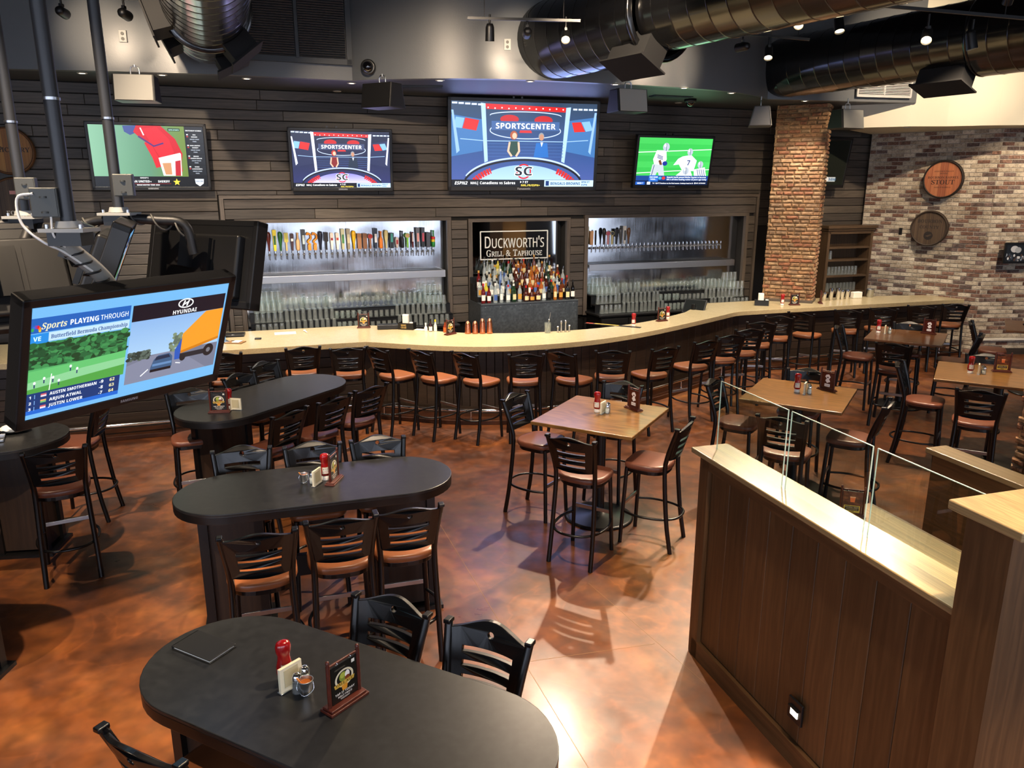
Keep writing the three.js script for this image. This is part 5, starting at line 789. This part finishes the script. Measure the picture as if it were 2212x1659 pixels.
const heinz = std(0xffffff, .4, { map: print(128, 160, g => { fillR(g, '#f0ece2', 0, 0, 128, 160); g.strokeStyle = '#b8902c'; g.lineWidth = 5; g.strokeRect(6, 6, 116, 148); poly(g, '#f7f3ea', [[20, 20], [108, 20], [96, 80], [32, 80]]); g.strokeStyle = '#3a5a34'; g.lineWidth = 4; g.stroke(); words(g, 'HEINZ', 64, 60, 30, '#3a2a1c', 'bold', 'center', 'serif'); words(g, 'TOMATO', 64, 110, 22, '#8a1c1c', 'bold', 'center', 'serif'); words(g, 'KETCHUP', 64, 136, 22, '#8a1c1c', 'bold', 'center', 'serif'); }) });
const ketG = { cap: lathe([[0, 0], [.029, 0], [.03, .004], [.028, .028], [.024, .032], [0, .032]], 18), body: lathe([[.022, .03], [.031, .036], [.036, .055], [.035, .085], [.028, .115], [.027, .135], [.033, .155], [.034, .178], [.028, .194], [.014, .2], [0, .2]], 20).scale(1, 1, .78), label: new THREE.CylinderGeometry(.0355, .0368, .05, 14, 1, true, -.7, 1.4).translate(0, .077, 0).scale(1, 1, .8) };
function ketchup(label, x, y, z, deg) { const t = thing('ketchup_bottle', label, 'ketchup bottle', [x, y, z], R(deg), 'ketchup bottles'); part('cap', ketG.cap, M.whitePlastic, t); part('body', ketG.body, M.ketchup, t); part('paper_label', ketG.label, heinz, t); }
const holderG = { card: box(.11, .11, .014, 0, .06, 0), foot: rbox(.12, .006, .03, .002, 0, .003, 0) };
function caddy(label, x, y, z, deg) { const t = thing('card_holder', label, 'card holder', [x, y, z], R(deg), 'sugar and card holders'); part('cards', holderG.card, M.cream, t); part('foot', holderG.foot, M.brushed, t); part('printed_face', box(.07, .08, .0015, 0, .062, .0078), std(0xb8ab86, .8), t); }
const shakerG = { jar: lathe([[0, 0], [.02, 0], [.022, .004], [.021, .06], [.018, .066], [0, .066]], 12), fill: lathe([[0, .004], [.018, .004], [.018, .045], [0, .045]], 12), lid: lathe([[.021, .064], [.021, .076], [.016, .09], [.006, .095], [0, .095]], 12) };
const saltM = std(0xe8e4da, .8), pepM = std(0x4a4440, .9);
function shaker(label, x, y, z, pep) { const t = thing('table_shaker', label, 'shaker', [x, y, z], 0, 'salt and pepper shakers'); part('jar', shakerG.jar, M.glass, t); part('contents', shakerG.fill, pep ? pepM : saltM, t); part('lid', shakerG.lid, M.chrome, t); }
function pail(label, x, y, z) { const t = thing('steel_pail', label, 'pail', [x, y, z], 0, 'small steel pails'); part('bucket', lathe([[0, .002], [.022, 0], [.031, .068], [.033, .07], [.031, .072], [.029, .069], [.021, .006], [0, .006]], 20), M.brushed, t); part('handle', tube([[-.032, .06, 0], [-.034, .03, .012], [0, .012, .032], [.034, .03, .012], [.032, .06, 0]], .0015, 20, 6), M.chrome, t); part('dipping_sauce', cyl(.0275, .026, .01, 0, .045, 0, 18), phy(0xa85a1c, .3), t); part('stir_stick', rod([-.02, .05, 0], [-.03, .085, .015], .004, 6), std(0xd88a3c, .6), t); }
const H = 1.04, B = 1.061;
ketchup('ketchup bottle on the nearest oval table', -.975, H, -2.87, 40); caddy('card holder leaning by the shakers on the nearest oval table', -.94, H, -2.83, 52); shaker('pepper shaker on the nearest oval table', -.905, H, -2.8, 1); shaker('salt shaker on the nearest oval table', -.885, H, -2.85); pail('small steel pail with sauce on the nearest oval table', -.865, H, -2.79);
menuStand('wooden menu stand on the nearest oval table', -.69, H, -2.735, 53);
{ const t = thing('check_folder', 'closed black leather folder on the nearest oval table', 'folder', [-1.425, H, -3.12], R(-28)); part('cover', [rbox(.25, .005, .15, .002, 0, .0025, 0), rbox(.25, .005, .15, .002, 0, .0155, 0), rbox(.012, .018, .15, .004, -.122, .009, 0)], phy(0x141414, .42), t); part('pages', box(.232, .01, .14, .002, .009, 0), M.paper, t); }
ketchup('ketchup bottle on the middle oval table', -1.362, H, -5.24, 20); caddy('card holder on the middle oval table', -1.4, H, -5.14, 75); shaker('salt shaker on the middle oval table', -1.44, H, -5.16); pail('small steel pail with sauce on the middle oval table', -1.5, H, -5.17); menuStand('wooden menu stand seen edge on, middle oval table', -1.29, H, -5.2, 82);
menuStand('wooden menu stand on the slanted oval table below the hanging screen', -2.78, H, -6.97, 8); ketchup('ketchup bottle peeking out behind the menu stand on the slanted oval table', -2.73, H, -7.1, 0); caddy('card holder beside the menu stand on the slanted oval table', -2.65, H, -7.05, -8); shaker('shaker behind the card holder on the slanted oval table', -2.66, H, -7.12);
const set = (tbl, k, c, s, st, deg, ad) => { ketchup('ketchup bottle on the ' + tbl, k[0], H, k[1], -20); caddy('card holder on the ' + tbl, c[0], H, c[1], 60); shaker('salt shaker on the ' + tbl, s[0], H, s[1]); shaker('pepper shaker on the ' + tbl, s[0] + .015, H, s[1] - .05, 1); menuStand('wooden menu stand on the ' + tbl, st[0], H, st[1], deg, ad); };
set('open floor oak table', [.81, -6.98], [.86, -6.93], [.9, -6.93], [1.17, -7.07], -58, 'figure'); set('oak table behind the glass partition', [2.98, -7.72], [3.04, -7.66], [3.08, -7.64], [3.32, -7.79], -55, 'figure'); set('darker square table near the brick corner', [5.4, -11.1], [5.48, -11.06], [5.53, -11.02], [6.1, -11.02], -45, 'figure'); set('oak table at the right frame edge', [5.28, -8.56], [5.35, -8.52], [5.4, -8.5], [5.68, -8.62], -18, 'drink');
menuStand('wooden menu stand on the booth table behind the glass', 2.5, .761, -5.22, -18, 'drink');
{ const t = thing('condiment_tray', 'small dark tray on the far brown table by the brick wall', 'tray', [8.1, H, -11.75], .3); part('tray', rbox(.22, .02, .14, .006, 0, .01, 0), M.black, t); part('cutlery', lathe([[0, 0], [.03, 0], [.05, .04], [.045, .045], [0, .03]], 14).translate(.05, .02, 0), M.brushed, t); }
// hidden oval table leftovers
{ const t = thing('napkin_plate', 'black oval plate with crumpled white napkins under the hanging screen', 'plate', [-4.36, H, -6.36], .3); part('plate', lathe([[0, .004], [.07, .004], [.11, .02], [.113, .024], [.07, .012], [0, .01]], 28).scale(1.25, 1, .9), M.black, t); const g = new THREE.IcosahedronGeometry(.085, 3), p = g.attributes.position; for (let i = 0; i < p.count; i++) { const v = V(p.getX(i), p.getY(i), p.getZ(i)), n = .75 + .5 * fbm(v.x * 40 + 9, v.z * 40 + v.y * 30 + 5, 64, 64, 3); p.setXYZ(i, v.x * n * 1.1, v.y * n * .4 + .035, v.z * n * .8); } g.computeVertexNormals(); part('napkin', g, M.paper, t);
  single('water_glass', lathe([[0, .004], [.028, 0], [.034, .11], [.032, .11], [.026, .008], [0, .012]], 18), M.glass, 'clear water glass beside the black plate', 'glass', [-4.28, H, -6.56]);
  const u = thing('serving_tray', 'steel tray with white scraps at the left frame edge', 'tray', [-4.42, H, -6.1], .5); part('tray', [rbox(.26, .008, .18, .003, 0, .006, 0), rbox(.26, .02, .006, .003, 0, .014, .09), rbox(.26, .02, .006, .003, 0, .014, -.09), rbox(.006, .02, .18, .003, .13, .014, 0)], M.brushed, u); part('scraps', rbox(.12, .02, .08, .009, 0, .02, 0), M.paper, u); }
// along the bar
menuStand('wooden menu stand at the back edge of the bar before the glasses', -2.24, B, -11.4, 6); menuStand('wooden menu stand beside the sauce bottles on the bar', -.89, B, -10.86, 52); menuStand('wooden menu stand on the curved bar beside the order terminal', 2.38, B, -12.0, 28); menuStand('wooden menu stand at the foot of the brick column', 5.1, B, -13.72, 5); menuStand('wooden menu stand beside the steel shakers at the brick column', 5.66, B, -13.95, 75);
ketchup('lone ketchup bottle on the inner edge of the curved bar', 1.86, B, -11.55, -20); ketchup('ketchup bottle beside the menu stand on the curved bar', 2.52, B, -12.25, 0); ketchup('ketchup bottle at the foot of the brick column', 4.88, B, -13.72, -10);
{ const cad = (label, x, z, deg, gold) => { const t = thing('napkin_caddy', label, 'napkin caddy', [x, B, z], R(deg), 'black bar caddies'); part('box', [rbox(.24, .1, .006, .002, 0, .05, .07), rbox(.24, .1, .006, .002, 0, .05, -.07), rbox(.006, .1, .14, .002, -.118, .05, 0), rbox(.006, .1, .14, .002, .118, .05, 0), rbox(.24, .006, .14, .002, 0, .003, 0)], M.black, t); part('napkins', [rbox(.09, .2, .05, .006, -.02, .12, 0), rbox(.08, .18, .03, .006, -.01, .125, .03)], M.paper, t); part('straw_pack', rbox(.05, .09, .03, .006, .085, .07, .05), M.whitePlastic, t); if (gold) part('gold_print', new THREE.PlaneGeometry(.1, .08).translate(-.03, .05, .0735), std(0xffffff, .4, { map: print(128, 96, g => { fillR(g, '#14100c', 0, 0, 128, 96); words(g, 'DIME', 64, 42, 40, '#c8a860', 'bold', 'center', 'serif'); words(g, 'CRAB', 64, 84, 40, '#c8a860', 'bold', 'center', 'serif'); }) }), t); };
  cad('black caddy with gold print and napkins on the bar', -1.57, -11.3, -14, true); cad('black caddy with napkins left of the brick column', 4.5, -13.7, -15); }
for (let i = 0; i < 4; i++) { const t = thing('copper_shaker', ['short copper shaker nearest the sauce bottles', 'second short copper shaker', 'tall copper shaker next to the short ones', 'tall copper shaker at the end of the copper row'][i], 'shaker', [-.64 + i * .105, B, -10.93 - .005 * i], 0, 'copper cocktail shakers'), k = i > 1 ? 1.22 : 1; part('cup', lathe([[0, 0], [.045, 0], [.046, .02], [.038, .13], [.028, .168], [0, .17]], 20).scale(1, k, 1), M.copper, t); part('knob', lathe([[.026, 0], [.02, .012], [.01, .018], [0, .02]], 16), M.copper, t, [0, .166 * k, 0]); }
{ const t = thing('mixing_glass', 'cut mixing glass with steel tools on the curved bar', 'glass', [.52, B, -11.0]); part('tumbler', lathe([[0, .004], [.045, 0], [.05, .15], [.047, .15], [.042, .012], [0, .016]], 18), M.glass, t); part('bar_spoon', rod([0, .02, 0], [.04, .3, 0], .004, 6), M.brushed, t); part('muddler', merge([rod([-.01, .02, .01], [.02, .19, .01], .009, 8), new THREE.SphereGeometry(.014, 10, 8).translate(.02, .19, .01)]), M.brushed, t);
  [[.67, .09], [.72, .17], [.785, .175], [.84, .1]].forEach(([x, h], i) => single('jigger_tool', lathe([[0, 0], [.016, 0], [.012, h * .3], [.01, h * .7], [.018, h * .85], [.014, h], [0, h]], 12), M.brushed, ['short steel stopper beside the mixing glass', 'tall steel muddler nearest the mixing glass', 'second tall steel muddler', 'short steel stopper at the end of the steel tools'][i], 'bar tool', [x, B, -11.02 - (x - .67) * .3], 0, 'steel bar tools')); }
[[5.86, -14.3, .15], [6.02, -14.38, .22], [6.18, -14.44, .22], [6.28, -14.5, .17], [6.4, -14.55, .17]].forEach(([x, z, h], i) => single('steel_shaker', lathe([[0, 0], [.035, 0], [.044, h * .8], [.045, h], [.042, h], [0, h * .96]], 18), M.chrome, `polished steel shaker, ${ord[i]} from the brick column`, 'shaker', [x, B, z], 0, 'steel shakers'));
single('napkin_stack', rbox(.2, .12, .1, .01, 0, .06, 0), M.paper, 'white napkin pack on the bar beyond the steel shakers', 'napkins', [6.62, B, -14.65], .3); single('steel_bucket', lathe([[0, 0], [.06, 0], [.075, .15], [.078, .15], [.072, .15], [.058, .006], [0, .006]], 20), M.brushed, 'steel bucket on the bar before the glass cabinet', 'bucket', [6.95, B, -14.8]);
[[-1.27, 'white cap small jar', 0xe6e2da, .08, .025], [-1.2, 'dark bottle with white label', 0x2a1210, .13, .026], [-1.13, 'pale bottle with yellow cap', 0xd8d4c8, .12, .024], [-.98, 'dark sauce bottle with orange label', 0x7a2c0c, .13, .026]].forEach(([x, l, c, h, r], i) => { const t = thing('sauce_bottle', l + ' on the inner edge of the bar', 'bottle', [x, B - .001, -11.08 + (i === 3 ? .05 : -.03)]); part('body', lathe([[0, 0], [r, 0], [r, h * .7], [r * .4, h], [r * .4, h * 1.25], [0, h * 1.25]], 14), phy(c, .2), t); part('paper_label', new THREE.CylinderGeometry(r + .0006, r + .0006, h * .5, 14, 1, true).translate(0, h * .32, 0), i === 3 ? std(0xc85a1c, .6) : M.paper, t); part('cap', cyl(r * .5, r * .5, .03, 0, h * 1.2, 0, 10), i === 2 ? std(0xd8b820, .4) : i ? M.black : M.whitePlastic, t); });
single('folded_napkin', rbox(.16, .012, .1, .004, 0, .006, 0), M.cream, 'folded cream napkin beside the gold printed caddy', 'napkin', [-1.36, B, -11.2], -.3);
single('paper_sheet', box(.3, .0015, .2, 0, .001, 0), M.paper, 'white paper sheet lying on the wide end of the bar', 'paper', [-3.3, B, -10.95], R(18)); single('marker_pen', merge([at(lathe([[0, 0], [.008, 0], [.008, .13], [0, .132]], 10), 0, .009, 0, Math.PI / 2), new THREE.SphereGeometry(.02, 10, 8).scale(1, .7, 1).translate(0, .014, -.01)]), M.whitePlastic, 'white marker on the bar beside the paper sheet', 'pen', [-3.05, B, -11.08], .5);
single('car_key', rbox(.09, .018, .06, .008, 0, .009, 0), M.black, 'black car key on the bar', 'key', [-3.55, B, -10.5], .2);
{ const t = thing('receipt_board', 'small wooden board with a white receipt on the bar', 'clipboard', [-3.78, B, -10.25], R(-6)); part('board', rbox(.24, .012, .16, .004, 0, .006, 0), std(0x9a7040, .6, { map: grainTex }), t); part('receipt', rbox(.1, .012, .13, .005, .03, .018, .01), M.paper, t); part('pen', rod([-.08, .016, -.05], [.04, .016, -.07], .004, 6), M.black, t);
  const l = thing('laptop', 'open laptop with a pale blue screen at the hanging screen edge', 'laptop', [-4.05, B, -10.25], R(35)); part('keyboard_base', rbox(.33, .014, .22, .004, 0, .007, 0), M.brushed, l); const s = part('screen', rbox(.33, .21, .006, .003, 0, .105, 0), glow(0x86d0ff, .9), l, [0, .014, -.11]); s.rotation.x = -.2;
  const b = thing('black_binder', 'flat black binder lying behind the laptop on the bar', 'binder', [-4.0, B, -10.75], R(14)); part('cover', rbox(.34, .03, .24, .006, 0, .015, 0), M.black, b); part('clasp', rbox(.04, .006, .02, .002, .02, .031, .1), M.brushed, b);
  const p = thing('order_terminal', 'black order terminal with green lit keys behind the curved bar', 'terminal', [3.12, .94, -13.15], R(-35)); const d = part('display', rbox(.4, .28, .03, .008, 0, .2, 0), M.blackPlastic, p); d.rotation.x = -.6; part('screen_glass', box(.36, .24, .004, 0, .2, .018), M.screenOff, d); part('base', rbox(.3, .06, .3, .01, 0, .03, 0), M.black, p); const m = part('green_mat', rbox(.36, .012, .14, .004, .32, .08, .05), std(0x2c9a4a, .6), p); part('stand', rbox(.06, .2, .05, .01, 0, .12, -.06), M.black, p);
  const r = thing('rubber_bar_mat', 'black rubber mat with coloured print along the inner curve of the bar', 'bar mat', [1.55, B - .008, -11.62], R(-28)); part('mat', rbox(.9, .012, .09, .004, 0, .006, 0), M.black, r); part('print_strip', [box(.4, .001, .05, -.1, .0125, 0)], std(0xb89a3c, .6), r); part('red_end', box(.12, .001, .05, -.38, .0125, 0), std(0xa83a20, .6), r);
  const tr = thing('check_tray', 'black plastic tray behind the gold printed caddy', 'tray', [-1.85, B, -11.32], R(10)); part('tray', rbox(.34, .07, .14, .012, 0, .035, 0), M.blackPlastic, tr); part('slot', box(.26, .002, .08, 0, .071, 0), M.black, tr); }
renderer.render(scene, camera);
